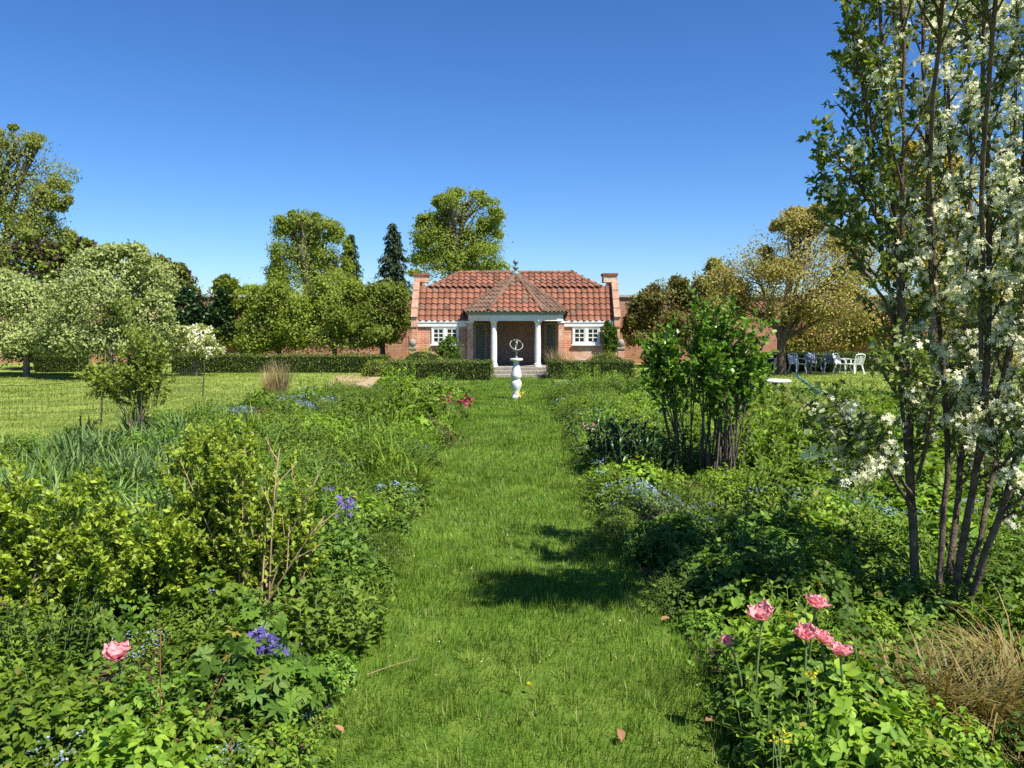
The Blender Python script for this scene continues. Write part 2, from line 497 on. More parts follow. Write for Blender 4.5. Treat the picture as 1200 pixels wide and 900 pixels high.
# local coordinates: x right, y away from the camera, front wall plane y = 0
FRONT, BACK, RIDGE = 0.0, 3.2, 1.6
mb = hb()
for s in (-1, 1):
    xs = sorted((s*1.63, s*3.46))
    wx0, wx1 = s*2.49-.48, s*2.49+.48
    wz0, wz1 = 1.03, 1.66
    mb = hb()
    mb.box(xs[0], wx0, 0, .3, -.1, 1.66); mb.box(wx1, xs[1], 0, .3, -.1, 1.66)
    mb.box(wx0, wx1, 0, .3, -.1, wz0)
    mb.build("front_wall", M["brick"], PV)
    # fascia board with moulding
    fb = hb(); fb.box(xs[0]-.0, xs[1]+.0, -.06, .3, 1.663, 1.80); fb.box(xs[0]-.003, xs[1]+.003, -.08, .3, 1.802, 1.875)
    fb.build("fascia", M["white"], PV, bevel=.006)
    # window
    w = hb(); t = .05
    w.box(wx0, wx1, -.04, .06, wz0, wz0+.07); w.box(wx0, wx1, -.04, .06, wz1-.05, wz1-.002)
    w.box(wx0, wx0+t, -.04, .06, wz0+.07, wz1-.05); w.box(wx1-t, wx1, -.04, .06, wz0+.07, wz1-.05)
    mid = (wx0+wx1)/2
    w.box(mid-.045, mid+.045, -.04, .06, wz0+.07, wz1-.05)
    win = w.build("window", M["white"], PV)
    hb().box(wx0-.04, wx1+.04, -.09, -.042, wz0-.035, wz0+.02).build("sill", M["white"], win, bevel=.005)
    for (c0, c1) in ((wx0+t, mid-.045), (mid+.045, wx1-t)):
        z0, z1 = wz0+.07, wz1-.05
        g = hb(); bw = .038
        g.box(c0, c0+bw, -.03, .03, z0, z1); g.box(c1-bw, c1, -.03, .03, z0, z1)
        g.box(c0+bw, c1-bw, -.03, .03, z0, z0+bw); g.box(c0+bw, c1-bw, -.03, .03, z1-bw, z1)
        cm = (c0+c1)/2
        g.box(cm-.017, cm+.017, -.026, .028, z0+bw, z1-bw)
        hgt = (z1-z0-2*bw)
        for k in (1, 2):
            zz = z0+bw+hgt*k/3
            g.box(c0+bw, cm-.017, -.024, .027, zz-.016, zz+.016); g.box(cm+.017, c1-bw, -.024, .027, zz-.016, zz+.016)
        g.build("casement", M["white"], win)
        for (pa, pb) in ((c0+bw, cm-.017), (cm+.017, c1-bw)):
            for k in range(3):
                za = z0+bw+hgt*k/3; zb = z0+bw+hgt*(k+1)/3
                hb().box(pa-.004, pb+.004, .002, .006, za-.004, zb+.004).build("pane", M["glass"], win)
    # dark room behind the window
    hb().box(wx0-.1, wx1+.1, .9, .95, .6, 1.66).build("inner_wall", M["brick_dark"], PV)
# gable end walls with stepped parapet
for s in (-1, 1):
    x0, x1 = sorted((s*3.462, s*3.66))
    prof = [(-.14,-.1),(-.14,1.62),(-.18,1.66),(-.18,1.98),(.72,3.24),(.72,3.30),(1.28,3.30),(1.92,3.30),(2.48,3.30),(2.48,3.24),(3.38,1.98),(3.34,-.1)]
    n = len(prof)
    mb = hb()
    mb.poly([(x0,y,z) for y,z in prof]+[(x1,y,z) for y,z in prof],
        [tuple(range(n)), tuple(range(n,2*n))]+[(i,(i+1)%n,n+(i+1)%n,n+i) for i in range(n)])
    mb.build("gable_wall", M["brick"], PV)
    # sloping coping slabs
    for (a, b) in (((-.22,2.0),(.70,3.285)), ((3.42,2.0),(2.5,3.285))):
        k = 4
        for q in range(k):
            f0, f1 = q/k, (q+1)/k-.02
            pa = (( x0+x1)/2, a[0]+(b[0]-a[0])*f0, a[1]+(b[1]-a[1])*f0); pb = ((x0+x1)/2, a[0]+(b[0]-a[0])*f1, a[1]+(b[1]-a[1])*f1)
            nrm = Vector((0, -(b[1]-a[1]), (b[0]-a[0])))
            hb().obox(pa, pb, .225, .05, (0,0,1)).build("coping", M["coping"], PV)
    # chimney stack
    st = hb(); xc = s*3.42
    st.box(xc-.24, xc+.24, .78, 1.42, 3.26, 3.50)
    stk = st.build("chimney", M["brick"], PV)
    hb().box(xc-.275, xc+.275, .745, 1.455, 3.502, 3.585).build("chimney_cap", M["tile"], stk)
# back wall + floor of the main room
hb().box(-3.46, 3.46, 2.9, 3.2, -.1, 1.9).build("back_wall", M["brick"], PV)

# --- roof tiles
def pantile(w, l, name):
    n = 7
    V, F = [], []
    prof = []
    for i in range(n+1):
        u = i/n
        prof.append((u*w*1.12, .034*math.sin(2*pi*(u*1.0)) * (1 if u < .5 else .8)))
    for (yy, dz) in ((0, 0.022), (l, 0.0)):
        for (xx, zz) in prof: V.append((xx, yy, zz+dz))
    for (xx, zz) in prof: V.append((xx, .0, zz+.022-.022))
    m_ = n+1
    for i in range(n):
        F.append((i, i+1, m_+i+1, m_+i))
        F.append((2*m_+i, 2*m_+i+1, i+1, i))
    return V, F

def clip_mesh(V, F, planes):
    """keep the side of each plane (co, no) that the normal points away from"""
    bm = bmesh.new()
    vs_ = [bm.verts.new(v) for v in V]
    for f in F: bm.faces.new([vs_[i] for i in f])
    for co, no in planes:
        bmesh.ops.bisect_plane(bm, geom=bm.verts[:]+bm.edges[:]+bm.faces[:], plane_co=co, plane_no=no, clear_outer=True, dist=1e-5)
    if not bm.faces:
        bm.free(); return None
    me = bpy.data.meshes.new("tile")
    bm.to_mesh(me); bm.free()
    return me

TW, TG, TL = .214, .243, .30
tv, tf = pantile(TW, TL, "tile")
TILE = bpy.data.meshes.new("tile"); TILE.from_pydata(tv, [], tf); TILE.materials.append(M["tile"])
TILE_OLD = TILE.copy(); TILE_OLD.materials.clear(); TILE_OLD.materials.append(M["tile_old"])

def plane_frame(o, xd, yd):
    """4x4 with local x along the eaves, local y up the slope"""
    xd = Vector(xd).normalized(); yd = Vector(yd).normalized(); zd = xd.cross(yd)
    m = Matrix((( xd.x, yd.x, zd.x, o[0]), (xd.y, yd.y, zd.y, o[1]), (xd.z, yd.z, zd.z, o[2]), (0,0,0,1)))
    return m

def tile_slope(parent, origin, xd, yd, length, xr, planes, base, rows, old_p=0.0, joined=None):
    """rows of tiles; xr(row)->(x0,x1) along the eaves; planes: clip list in parent space"""
    fr = plane_frame(origin, xd, yd)
    for r in range(rows):
        x0, x1 = xr(r)
        k0 = math.floor(x0/TW); k1 = math.ceil(x1/TW)
        for k in range(k0, k1):
            xa = k*TW
            mtx = fr @ Matrix.Translation((xa + float(rng.normal(0,.003)), r*TG + float(rng.normal(0,.004)), .012)) @ Matrix.Rotation(-.055 + float(rng.normal(0,.008)), 4, 'X') @ Matrix.Rotation(float(rng.normal(0,.012)), 4, 'Z')
            src = TILE_OLD if rng.random() < old_p else base
            if planes:
                # clip only where a plane cuts the tile
                need = False; out = False
                cs = [mtx @ Vector(v) for v in tv]
                for co, no in planes:
                    d = [(c - Vector(co)).dot(Vector(no)) for c in cs]
                    if min(d) >= 0: out = True
                    elif max(d) > 0: need = True
                if out: continue
                if need:
                    inv = mtx.inverted()
                    pl = [(inv @ Vector(co), (inv.to_3x3() @ Vector(no)).normalized()) for co, no in planes]
                    me = clip_mesh(tv, tf, pl)
                    if me is None: continue
                    if joined is not None:
                        joined.poly([mtx @ v.co for v in me.vertices], [tuple(p_.vertices) for p_ in me.polygons]); bpy.data.meshes.remove(me); continue
                    me.materials.append(src.materials[0])
                    o = link("tile", me, parent)
                    o.matrix_local = mtx
                    continue
            if joined is not None:
                joined.poly([mtx @ Vector(v) for v in tv], tf); continue
            o = link("tile", src, parent)
            o.matrix_local = mtx

EAVE = (-.005, 1.90); BRK = (.76, 3.10); RDG = (1.6, 3.64)
LX = 3.455
# closed roof body under the tiles
rb = hb()
def d2(p, q): return (q[0]-p[0], q[1]-p[1])
prof = [EAVE, (BRK[0], BRK[1]-.01), (RDG[0], RDG[1]), (3.2-BRK[0], BRK[1]-.01), (3.2-EAVE[0]+.0, EAVE[1])]
lo = [(-LX,y,z) for y,z in (EAVE,(BRK[0],BRK[1]-.03),(3.2-BRK[0],BRK[1]-.03),(3.2-EAVE[0],EAVE[1]))]
hi = [(LX,y,z) for _,y,z in lo]
rb.poly(lo+hi, [(0,1,2,3),(4,7,6,5),(0,4,5,1),(1,5,6,2),(2,6,7,3),(3,7,4,0)])
HX = 2.12   # half length of the ridge
HB = 3.06
b0 = [(-HB,BRK[0]-.02,BRK[1]-.02),(HB,BRK[0]-.02,BRK[1]-.02),(HB,3.22-BRK[0],BRK[1]-.02),(-HB,3.22-BRK[0],BRK[1]-.02),(-HX,RDG[0],RDG[1]-.02),(HX,RDG[0],RDG[1]-.02)]
rb.poly(b0, [(0,1,5,4),(2,3,4,5),(0,4,3),(1,2,5),(0,3,2,1)])
roof = rb.build("roof", M["tile_old"], PV)
# lower front slope
yd = (0, BRK[0]-EAVE[0], BRK[1]-EAVE[1]); ln = math.hypot(yd[1], yd[2])
tile_slope(roof, (0, EAVE[0]-.05, EAVE[1]-.045), (1,0,0), yd, ln, lambda r: (-LX, LX), [((LX,0,0),(1,0,0)),((-LX,0,0),(-1,0,0))], TILE, 6, .05)
UP = MB()
# upper front slope, clipped by the hips
ydu = (0, RDG[0]-BRK[0], RDG[1]-BRK[1])
def hip_plane(s):
    a = Vector((s*HB, BRK[0]-.02, BRK[1])); b = Vector((s*HX, RDG[0], RDG[1]))
    d = b-a
    return (tuple(a), tuple(Vector((s*abs(d.y), -0.0, 0)) + Vector((0, abs(d.x), 0))))
pl = []
for s in (-1, 1):
    co, _ = hip_plane(s)
    a = Vector((s*HB, BRK[0]-.02, 0)); b = Vector((s*HX, RDG[0], 0)); d = b-a
    no = Vector((d.y, -d.x, 0)) * (1 if s > 0 else -1)
    if no.x*s < 0: no = -no
    pl.append(((a.x,a.y,0), tuple(no)))
pl.append(((0,RDG[0]+.02,0),(0,1,0)))
tile_slope(roof, (0.05, BRK[0]-.09, BRK[1]-.02), (1,0,0), ydu, 1, lambda r: (-HB-.2, HB+.2), pl, TILE, 5, 0, UP)
# hip end faces
for s in (-1, 1):
    xd = (0, s*1, 0)
    ax = Vector((s*(HX-HB), 0, RDG[1]-BRK[1]))
    hp = [pl[0], pl[1]]
    ppl = []
    for q in (-1, 1):
        a = Vector((s*HB, (BRK[0]-.02) if q < 0 else 3.22-BRK[0], 0)); b = Vector((s*HX, RDG[0], 0)); d = b-a
        no = Vector((d.y, -d.x, 0))
        cen = Vector((s*(HB-.1), RDG[0], 0))
        if (cen-a).dot(no) > 0: no = -no
        ppl.append(((a.x,a.y,0), tuple(no)))
    tile_slope(roof, (s*(HB+.02), RDG[0], BRK[1]-.01), xd, ax, 1, lambda r: (-.95,.95), ppl, TILE, 5, 0, UP)
tag(UP.build("upper_tiles", M["tile"], roof), kind="stuff")
# ridge and hip tiles: half-round
def half_round(l, r, name="ridge_tile"):
    V, F = [], []
    n = 6
    for yy, rr in ((0, r), (l*1.06, r*.93)):
        for i in range(n+1):
            a = pi*i/n
            V.append((rr*cos(a), yy, rr*sin(a)*.85))
    for i in range(n): F.append((i, i+1, n+1+i+1, n+1+i))
    F.append(tuple(range(n+1)))
    me = bpy.data.meshes.new(name); me.from_pydata(V, [], F)
    return me
RT = half_round(.36, .095); RT.materials.append(M["tile"])
RTO = half_round(.32, .085); RTO.materials.append(M["tile_old"])
def ridge_run(parent, a, b, me, step, sag=0.0):
    a = Vector(a); b = Vector(b); d = b-a; n = max(1, round(d.length/step))
    pts = []
    for i in range(n+1):
        t = i/n
        p_ = a + d*t; p_.z -= sag*4*t*(1-t); pts.append(p_)
    for i in range(n):
        dd = (pts[i+1]-pts[i]).normalized()
        sd = dd.cross(Vector((0,0,1))).normalized(); up = sd.cross(dd)
        o = link("ridge_tile", me, parent)
        o.matrix_local = Matrix(((sd.x,dd.x,up.x,pts[i].x),(sd.y,dd.y,up.y,pts[i].y),(sd.z,dd.z,up.z,pts[i].z),(0,0,0,1)))
ridge_run(roof, (-HX,RDG[0],RDG[1]), (HX,RDG[0],RDG[1]), RT, .34)
for s in (-1, 1):
    ridge_run(roof, (s*HB,BRK[0]-.02,BRK[1]+.0), (s*HX,RDG[0],RDG[1]), RT, .3, .03)
    ridge_run(roof, (s*HB,3.22-BRK[0],BRK[1]+.0), (s*HX,RDG[0],RDG[1]), RT, .3, .03)

# --- portico
ent = [(-1.66,-.02),(-1.66,-.25),(-.86,-1.08),(.86,-1.08),(1.66,-.25),(1.66,-.02)]
def offset_band(poly, w, z0, z1, mat, name, parent, out=0.0):
    mb = hb()
    P = [Vector((x,y,0)) for x,y in poly]
    outs, ins = [], []
    for i, p_ in enumerate(P):
        dirs = []
        if i > 0: dirs.append((P[i]-P[i-1]).normalized())
        if i < len(P)-1: dirs.append((P[i+1]-P[i]).normalized())
        ns = [Vector((d.y,-d.x,0)) for d in dirs]
        nn = sum(ns, Vector()).normalized()
        sc = 1/max(.5, nn.dot(ns[0]))
        outs.append(p_+nn*out*sc); ins.append(p_-nn*(w)*sc)
    n = len(P)
    vs_ = [(p_.x,p_.y,z) for z in (z0,z1) for p_ in outs] + [(p_.x,p_.y,z) for z in (z0,z1) for p_ in ins]
    fs = []
    for i in range(n-1):
        fs += [(i,i+1,n+i+1,n+i), (2*n+i+1,2*n+i,3*n+i,3*n+i+1), (n+i,n+i+1,3*n+i+1,3*n+i), (i+1,i,2*n+i,2*n+i+1)]
    fs += [(0,n,3*n,2*n),(n-1,2*n+n-1,3*n+n-1,n+n-1)]
    mb.poly(vs_, fs)
    return mb.build(name, mat, parent)
por = hb(); por.prism([(-1.5,.0),(-1.5,-.2),(-.8,-.93),(.8,-.93),(1.5,-.2),(1.5,.0),(1.5,1.3),(-1.5,1.3)], 1.97, 2.1)
portico = por.build("portico_ceiling", M["white"], PV)
offset_band(ent, .2, 1.87, 2.07, M["white"], "entablature", PV)
offset_band(ent, .2, 2.072, 2.13, M["grey_trim"], "cornice", PV, .05)
offset_band(ent, .2, 2.132, 2.19, M["grey_trim"], "cornice", PV, .10)
# columns
colp = [(.135,0),(.135,.05),(.115,.07),(.128,.10),(.10,.13),(.108,.5),(.105,.9),(.092,1.42),(.108,1.44),(.092,1.46),(.092,1.49),(.125,1.53),(.125,1.545)]
cm_ = MB().lathe(colp, 20).mesh("column", M["white"], smooth=False)
cap = MB().box(-.13,.13,-.13,.13,1.546,1.568).mesh("abacus", M["white"])
for s in (-1, 1):
    c = link("column", cm_, PV); c.location = (s*.75, -.93, .3)
    a_ = link("abacus", cap, c)
# responds where the portico meets the wall
    hb().box(*sorted((s*1.5, s*1.7)), -.26, -.005, .3, 1.868).build("pilaster", M["brick"], PV)
    hb().box(*sorted((s*1.47, s*1.73)), -.29, -.003, 1.80, 1.867).build("pilaster_capital", M["white"], PV)
# portico roof: canted pyramid
apex = Vector((0, .5, 3.56))
base = [(-1.80,1.0),(-1.80,-.24),(-.93,-1.2),(.93,-1.2),(1.80,-.24),(1.80,1.0)]
ZB = 2.2
pr = hb()
nb = len(base)
pr.poly([(x,y,ZB) for x,y in base]+[tuple(apex-Vector((0,0,.03)))], [(i,i+1,nb) for i in range(nb-1)]+[(nb-1,0,nb)]+[tuple(reversed(range(nb)))])
proof = pr.build("portico_roof", M["tile_old"], PV)
PSIDE = MB()
for i in range(nb-1):
    a = Vector((*base[i], ZB)); b = Vector((*base[i+1], ZB))
    mid = (a+b)/2
    xd = (b-a).normalized()
    # foot of the apex on the eaves line
    foot = a + xd*((apex-a).dot(xd))
    up = (apex-foot)
    L_ = up.length; up.normalize()
    half_a = (a-foot).dot(xd); half_b = (b-foot).dot(xd)
    zn = xd.cross(up)
    pls = []
    for e, sgn in ((a, -1), (b, 1)):
        ed = (apex-e).normalized()
        no = ed.cross(zn)
        if no.dot(xd)*sgn < 0: no = -no
        pls.append((tuple(e), tuple(no)))
    rows = int(L_/TG)+1
    front = (i == 2)
    tile_slope(proof, tuple(foot - up*.06 + zn*.012), xd, up, L_, lambda r, ha=half_a, hb_=half_b, L_=L_: (ha*max(0.03,1-(r*TG)/L_)-.15, hb_*max(.03,1-(r*TG)/L_)+.15), pls, TILE if front else TILE_OLD, rows, .25 if front else 0, PSIDE if i in (0, 4) else None)
tag(PSIDE.build("side_tiles", M["tile_old"], proof), kind="stuff")
for i in range(1, nb-1):
    ridge_run(proof, (*base[i], ZB+.02), tuple(apex+Vector((0,0,.0))), RTO, .28)
# finial
fin = hb(); fin.lathe([(.16,-.06),(.17,.0),(.10,.05),(.055,.09),(.05,.14),(.10,.17),(.115,.21),(.06,.25),(.03,.28),(.03,.31),(.085,.36),(.10,.41),(.07,.46),(.02,.5),(.008,.56)], 14, (0,.5,3.56))
fin.build("finial", M["lead"], PV, smooth=True)
# recess
hb().box(-1.0,1.0,1.25,1.35,.3,1.96).build("recess_wall", M["brick_dark"], PV)
for s in (-1, 1):
    a = Vector((s*1.62, .02, .3)); b = Vector((s*.98, 1.24, .3))
    d = (b-a); nrm = Vector((d.y, -d.x, 0)).normalized()
    if nrm.x*s > 0: nrm = -nrm
    def wallpiece(t0, t1, z0, z1, off, th, mat, name, par=PV):
        p0 = a + d*t0 + nrm*off; p1 = a + d*t1 + nrm*off
        q0 = p0 - nrm*th; q1 = p1 - nrm*th
        return hb().poly([(p0.x,p0.y,z0),(p1.x,p1.y,z0),(q1.x,q1.y,z0),(q0.x,q0.y,z0),(p0.x,p0.y,z1),(p1.x,p1.y,z1),(q1.x,q1.y,z1),(q0.x,q0.y,z1)],
            [(0,1,2,3),(4,5,6,7),(0,1,5,4),(1,2,6,5),(2,3,7,6),(3,0,4,7)]).build(name, mat, par)
    wallpiece(0, .22, .3, 1.96, 0, .12, M["brick"], "recess_wall")
    wallpiece(.88, 1.0, .3, 1.96, 0, .12, M["brick_dark"], "recess_wall")
    wallpiece(.221, .879, 1.80, 1.96, 0, .12, M["brick_dark"], "recess_wall")
    dr = wallpiece(.28, .82, .32, 1.74, -.06, .05, M["door"], "door")
    wallpiece(.222, .28, .31, 1.80, .02, .12, M["frame_tan"], "door_frame", dr)
    wallpiece(.82, .878, .31, 1.80, .02, .12, M["frame_tan"], "door_frame", dr)
    wallpiece(.281, .819, 1.74, 1.798, .02, .12, M["frame_tan"], "door_frame", dr)
    for (z0, z1) in ((.42,.95),(1.02,1.64)):
        wallpiece(.36, .74, z0, z1, -.052, .008, M["door"], "door_panel", dr)
    k = a + d*.78 + nrm*-.03
    MB().lathe([(.008,0),(.022,.01),(.026,.03),(.012,.045)], 10, (k.x, k.y, 1.0)).build("knob", M["lead"], dr)
# terrace and steps
hb().prism([(-1.75,-.02),(-1.75,-.45),(-1.0,-1.32),(1.0,-1.32),(1.75,-.45),(1.75,-.02),(1.75,1.25),(-1.75,1.25)], 0, .298).build("terrace", M["stone_dark"], PV)
for k, z in enumerate((.2, .1)):
    hb().box(-1.0-.0*k, 1.0, -1.32-.3*(k+1), -1.322-.3*k, 0, z).build("step", M["stone_dark"], PV, bevel=.012)

# ball-topped piers
for s, lab in ((-1, "brick gate pier with stone ball beside the left pavilion gable"), (1, "brick gate pier with stone ball beside the ivy-clad pavilion gable")):
    pxx = 483.5 if s < 0 else 727.5
    P_ = A(pxx, 400, 28.0)
    t_ = thing("ball_pier", lab, "pier", (P_[0], 28.0, 0))
    MB().box(-.11,.11,-.11,.11,-.05,.90).build("pier", M["brick"], t_)
    MB().box(-.14,.14,-.14,.14,.902,.97).build("cap", M["stone_dark"], t_, bevel=.01)
    MB().lathe([(.05,.971),(.05,1.0),(.09,1.02),(.118,1.07),(.125,1.12),(.118,1.17),(.09,1.22),(.05,1.245),(.008,1.252)], 16).build("ball", M["stone_dark"], t_, smooth=True)

# ------------------------------------------------------------------ armillary sundial
sp_ = G(605, 468)
SD = thing("armillary_sundial", "white baluster pedestal carrying a bronze armillary sphere on the grass path", "sundial", (sp_[0], sp_[1], 0))
hgt = lambda y: max(0, CAM_H - (y-375)/960*sp_[1])
prof = [(.115,-.02),(.115,.06),(.10,.08),(.085,.13),(.082,.19),(.095,.23),(.115,.28),(.128,.35),(.128,.40),(.115,.44),(.085,.475),(.10,.50),(.127,.545),(.128,.59),(.115,.66),(.088,.76),(.07,.84),(.064,.885),(.08,.895),(.08,.92)]
MB().lathe(prof, 20).build("pedestal", M["white_stone"], SD, smooth=True)
MB().lathe([(.10,.921),(.152,.94),(.158,.965),(.15,.985),(.02,.99)], 24).build("dish", M["white_stone"], SD)
MB().lathe([(.055,.991),(.04,1.02),(.022,1.05),(.018,1.10),(.03,1.12),(.018,1.14),(.014,1.17)], 12).build("stem", M["bronze"], SD, smooth=True)
def ring(rad, w, th, mtx, n=36):
    V, F = [], []
    for i in range(n):
        a = 2*pi*i/n
        for (dr, dz) in ((-th,-w),(th,-w),(th,w),(-th,w)):
            V.append(mtx @ Vector(((rad+dr)*cos(a), (rad+dr)*sin(a), dz)))
    for i in range(n):
        j = (i+1) % n
        for q in range(4):
            q2 = (q+1) % 4
            F.append((i*4+q, j*4+q, j*4+q2, i*4+q2))
    return MB().poly(V, F)
cz = 1.30
T0 = Matrix.Translation((0,0,cz))
ring(.155, .018, .005, T0 @ Matrix.Rotation(radians(47),4,'X') @ Matrix.Rotation(radians(12),4,'Y')).build("equatorial_ring", M["bronze"], SD)
ring(.142, .010, .004, T0 @ Matrix.Rotation(radians(8),4,'Z') @ Matrix.Rotation(radians(90),4,'Y')).build("meridian_ring", M["bronze"], SD)
ring(.147, .008, .004, T0 @ Matrix.Rotation(radians(70),4,'Z') @ Matrix.Rotation(radians(90),4,'Y')).build("hour_ring", M["bronze"], SD)
MB().tube([(.02,-.12,cz-.11),(-.02,.12,cz+.11)], [.006,.006], 6).build("gnomon", M["bronze"], SD)

# ------------------------------------------------------------------ chairs, table, lounger
def plastic_chair(label, mat, loc, rz, sc=.78, tilt=0.0):
    t = thing("garden_chair", label, "chair", loc, rz, "plastic chairs along the hedge")
    t.scale = (sc, sc, sc)
    t.rotation_euler = (tilt, 0, rz)
    # faces -y; seat
    s_ = MB(); s_.poly([(-.23,-.24,.42),(.23,-.24,.42),(.21,.2,.40),(-.21,.2,.40),(-.23,-.24,.445),(.23,-.24,.445),(.21,.2,.425),(-.21,.2,.425)],
        [(0,3,2,1),(4,5,6,7),(0,1,5,4),(1,2,6,5),(2,3,7,6),(3,0,4,7)])
    s_.build("seat", mat, t, bevel=.008)
    # back: curved frame with vertical slats
    for k in range(5):
        xx = -.16+.08*k
        yb = .2+.03*(1-abs(k-2)/2)
        MB().obox((xx,yb-.0,.43),(xx*1.08,yb+.12,.80), .055, .014, (0,1,0)).build("back_slat", mat, t)
    tp = [( .25*math.sin(a), .33+.035*math.cos(a)-.0, .80+.085*math.cos(a)) for a in np.linspace(-1.5,1.5,9)]
    MB().tube(tp, [.026]*9, 6).build("back_rail", mat, t, smooth=True)
    for q in (-1, 1):
        MB().obox((q*.235,.21,.42),(q*.25,.33,.80), .045,.03,(0,1,0)).build("back_post", mat, t)
        MB().tube([(q*.25,.30,.66),(q*.275,.1,.655),(q*.275,-.15,.645),(q*.262,-.24,.62),(q*.255,-.26,.5),(q*.25,-.27,.43)], [.024]*6, 6).build("arm", mat, t, smooth=True)
        MB().obox((q*.225,-.22,.425),(q*.275,-.29,0), .05,.035,(0,1,0)).build("leg", mat, t)
        MB().obox((q*.205,.19,.41),(q*.265,.30,0), .05,.035,(0,1,0)).build("leg", mat, t)
    return t
CH = [(908,437.5,M["plastic_white"],"white plastic garden chair half behind the cherry trunk",-1.2),
      (934,437.5,M["plastic_white"],"white plastic garden chair standing next to the cherry trunk",.35),
      (953,436.5,M["plastic_shaded"],"white plastic garden chair, coloured as in shade, with a white cloth over its back",.12),
      (972.5,436.5,M["plastic_shaded"],"plain white plastic garden chair, coloured as in shade, against the hedge",-.25),
      (987,437.5,M["plastic_white"],"white plastic garden chair turned sideways beside the shade-coloured one",.7),
      (1001.5,438,M["plastic_white"],"white plastic garden chair turned to face the hedge",pi+.3)]
for (cx_, cy_, mt, lab, rz) in CH:
    g_ = G(cx_, cy_)
    c_ = plastic_chair(lab, mt, (g_[0], g_[1], 0), rz, .80)
    if "cloth" in lab:
        ck = thing("white_cloth", "white cloth draped over the back of a shade-coloured chair", "cloth", (g_[0], g_[1], 0), rz)
        ck.scale = (.8,.8,.8)
        V, F = [], []
        for i in range(9):
            for j in range(7):
                u = (i/8-.5); v = j/6
                y0 = .30 if v < .5 else .42
                zz = .905 - abs(v-.5)*2*.24 - 0.25*u*u
                yy = .36 + (v-.5)*.16 + .012*math.sin(9*u)
                V.append((u*.50, yy, zz))
        for i in range(8):
            for j in range(6): F.append((i*7+j, i*7+j+1, (i+1)*7+j+1, (i+1)*7+j))
        MB().poly(V, F).build("cloth", M["plastic_white"], ck, smooth=True)

tp_ = A(908, 445, 18.0)
TB = thing("round_table", "round white garden table on a single pedestal", "table", (tp_[0], 18.0, 0))
zt = tp_[2]
MB().lathe([(.335,zt-.035),(.35,zt-.03),(.35,zt-.008),(.34,zt)], 32).build("table_top", M["plastic_white"], TB)
MB().lathe([(.16,-.01),(.16,.02),(.06,.06),(.045,.2),(.045,zt-.12),(.09,zt-.036)], 14).build("pedestal", M["stone"], TB, smooth=True)

LG = thing("deck_chair", "teal slatted deck chair leaning back on the lawn", "deck chair", tuple(G(953, 472)), radians(72))
for q in (-1, 1):
    MB().obox((q*.24,-.42,.03),(q*.24,.40,.62), .03,.045,(0,0,1)).build("rail", M["teal"], LG)
    MB().obox((q*.21,.30,.0),(q*.21,-.18,.34), .03,.04,(0,0,1)).build("leg", M["teal"], LG)
for k in range(11):
    t = .04+.085*k
    p0 = Vector((0,-.42+.82*t,.03+.59*t+.025))
    MB().obox((-.27,p0.y,p0.z),(.27,p0.y,p0.z), .055,.014,(0,-.58,.82)).build("slat", M["teal"], LG)

# ------------------------------------------------------------------ netting fence on the lawn
def net(label, pts, h0, h1, cell=.11, sag=.06, lean=0.0):
    t = thing("net_fence", label, "fence", (pts[0][0], pts[0][1], 0))
    o0 = np.array([pts[0][0], pts[0][1], 0.0])
    parts = []
    for i in range(len(pts)-1):
        a = np.array([*pts[i], 0.0]) - o0; b = np.array([*pts[i+1], 0.0]) - o0
        ln = np.linalg.norm(b-a); n = max(2, int(ln/cell))
        ts = np.linspace(0, 1, n+1)
        rows = max(2, int((h1-h0)/cell))
        for r in range(rows+1):
            z = h0 + (h1-h0)*r/rows
            k = 9
            tt = np.linspace(0, 1, k)
            P = a[None]+(b-a)[None]*tt[:, None]
            P[:, 2] = z - sag*4*tt*(1-tt)*(z/h1)
            parts.append(tube(P, .0027 if r < rows else .005, 3))
        for t_ in ts:
            sg = sag*4*t_*(1-t_)
            p0 = a+(b-a)*t_; p1 = p0.copy(); p0 = p0.copy(); p0[2] = h0-sg*h0/h1; p1[2] = h1-sg
            parts.append(tube(np.array([p0, p1]), .0024, 3))
    V, F = join(parts)
    tag(link("netting", np_mesh("netting", V, F, M["wire"]), t), kind="stuff")
    for i, p_ in enumerate(pts):
        q = np.array([*p_, 0.0]) - o0
        ln = float(rng.normal(0, .05)) + lean
        MB().tube([(q[0],q[1],-.05),(q[0]+ln,q[1],h1*.5),(q[0]+ln*1.7,q[1]+.02,h1+.05)], [.016,.015,.013], 6).build("post", M["wood_dark"], t)
    return t
g1 = G(-120, 512); g2 = G(115, 500); g3 = G(237, 470); g4 = G(330, 455)
net("sagging black net fence along the edge of the left lawn", [tuple(G(-60,505)[:2]), tuple(G(118,498)[:2]), tuple(G(237,468)[:2])], .18, .85, .10, .10)
net("black fruit netting on posts behind the long hedge", [(-7.6,31.4),(-5.9,31.3),(-3.9,31.2)], .5, 1.25, .14, .12)

# ================================================================== vegetation library
def tri(*f): return np.array(f, dtype=np.int32)
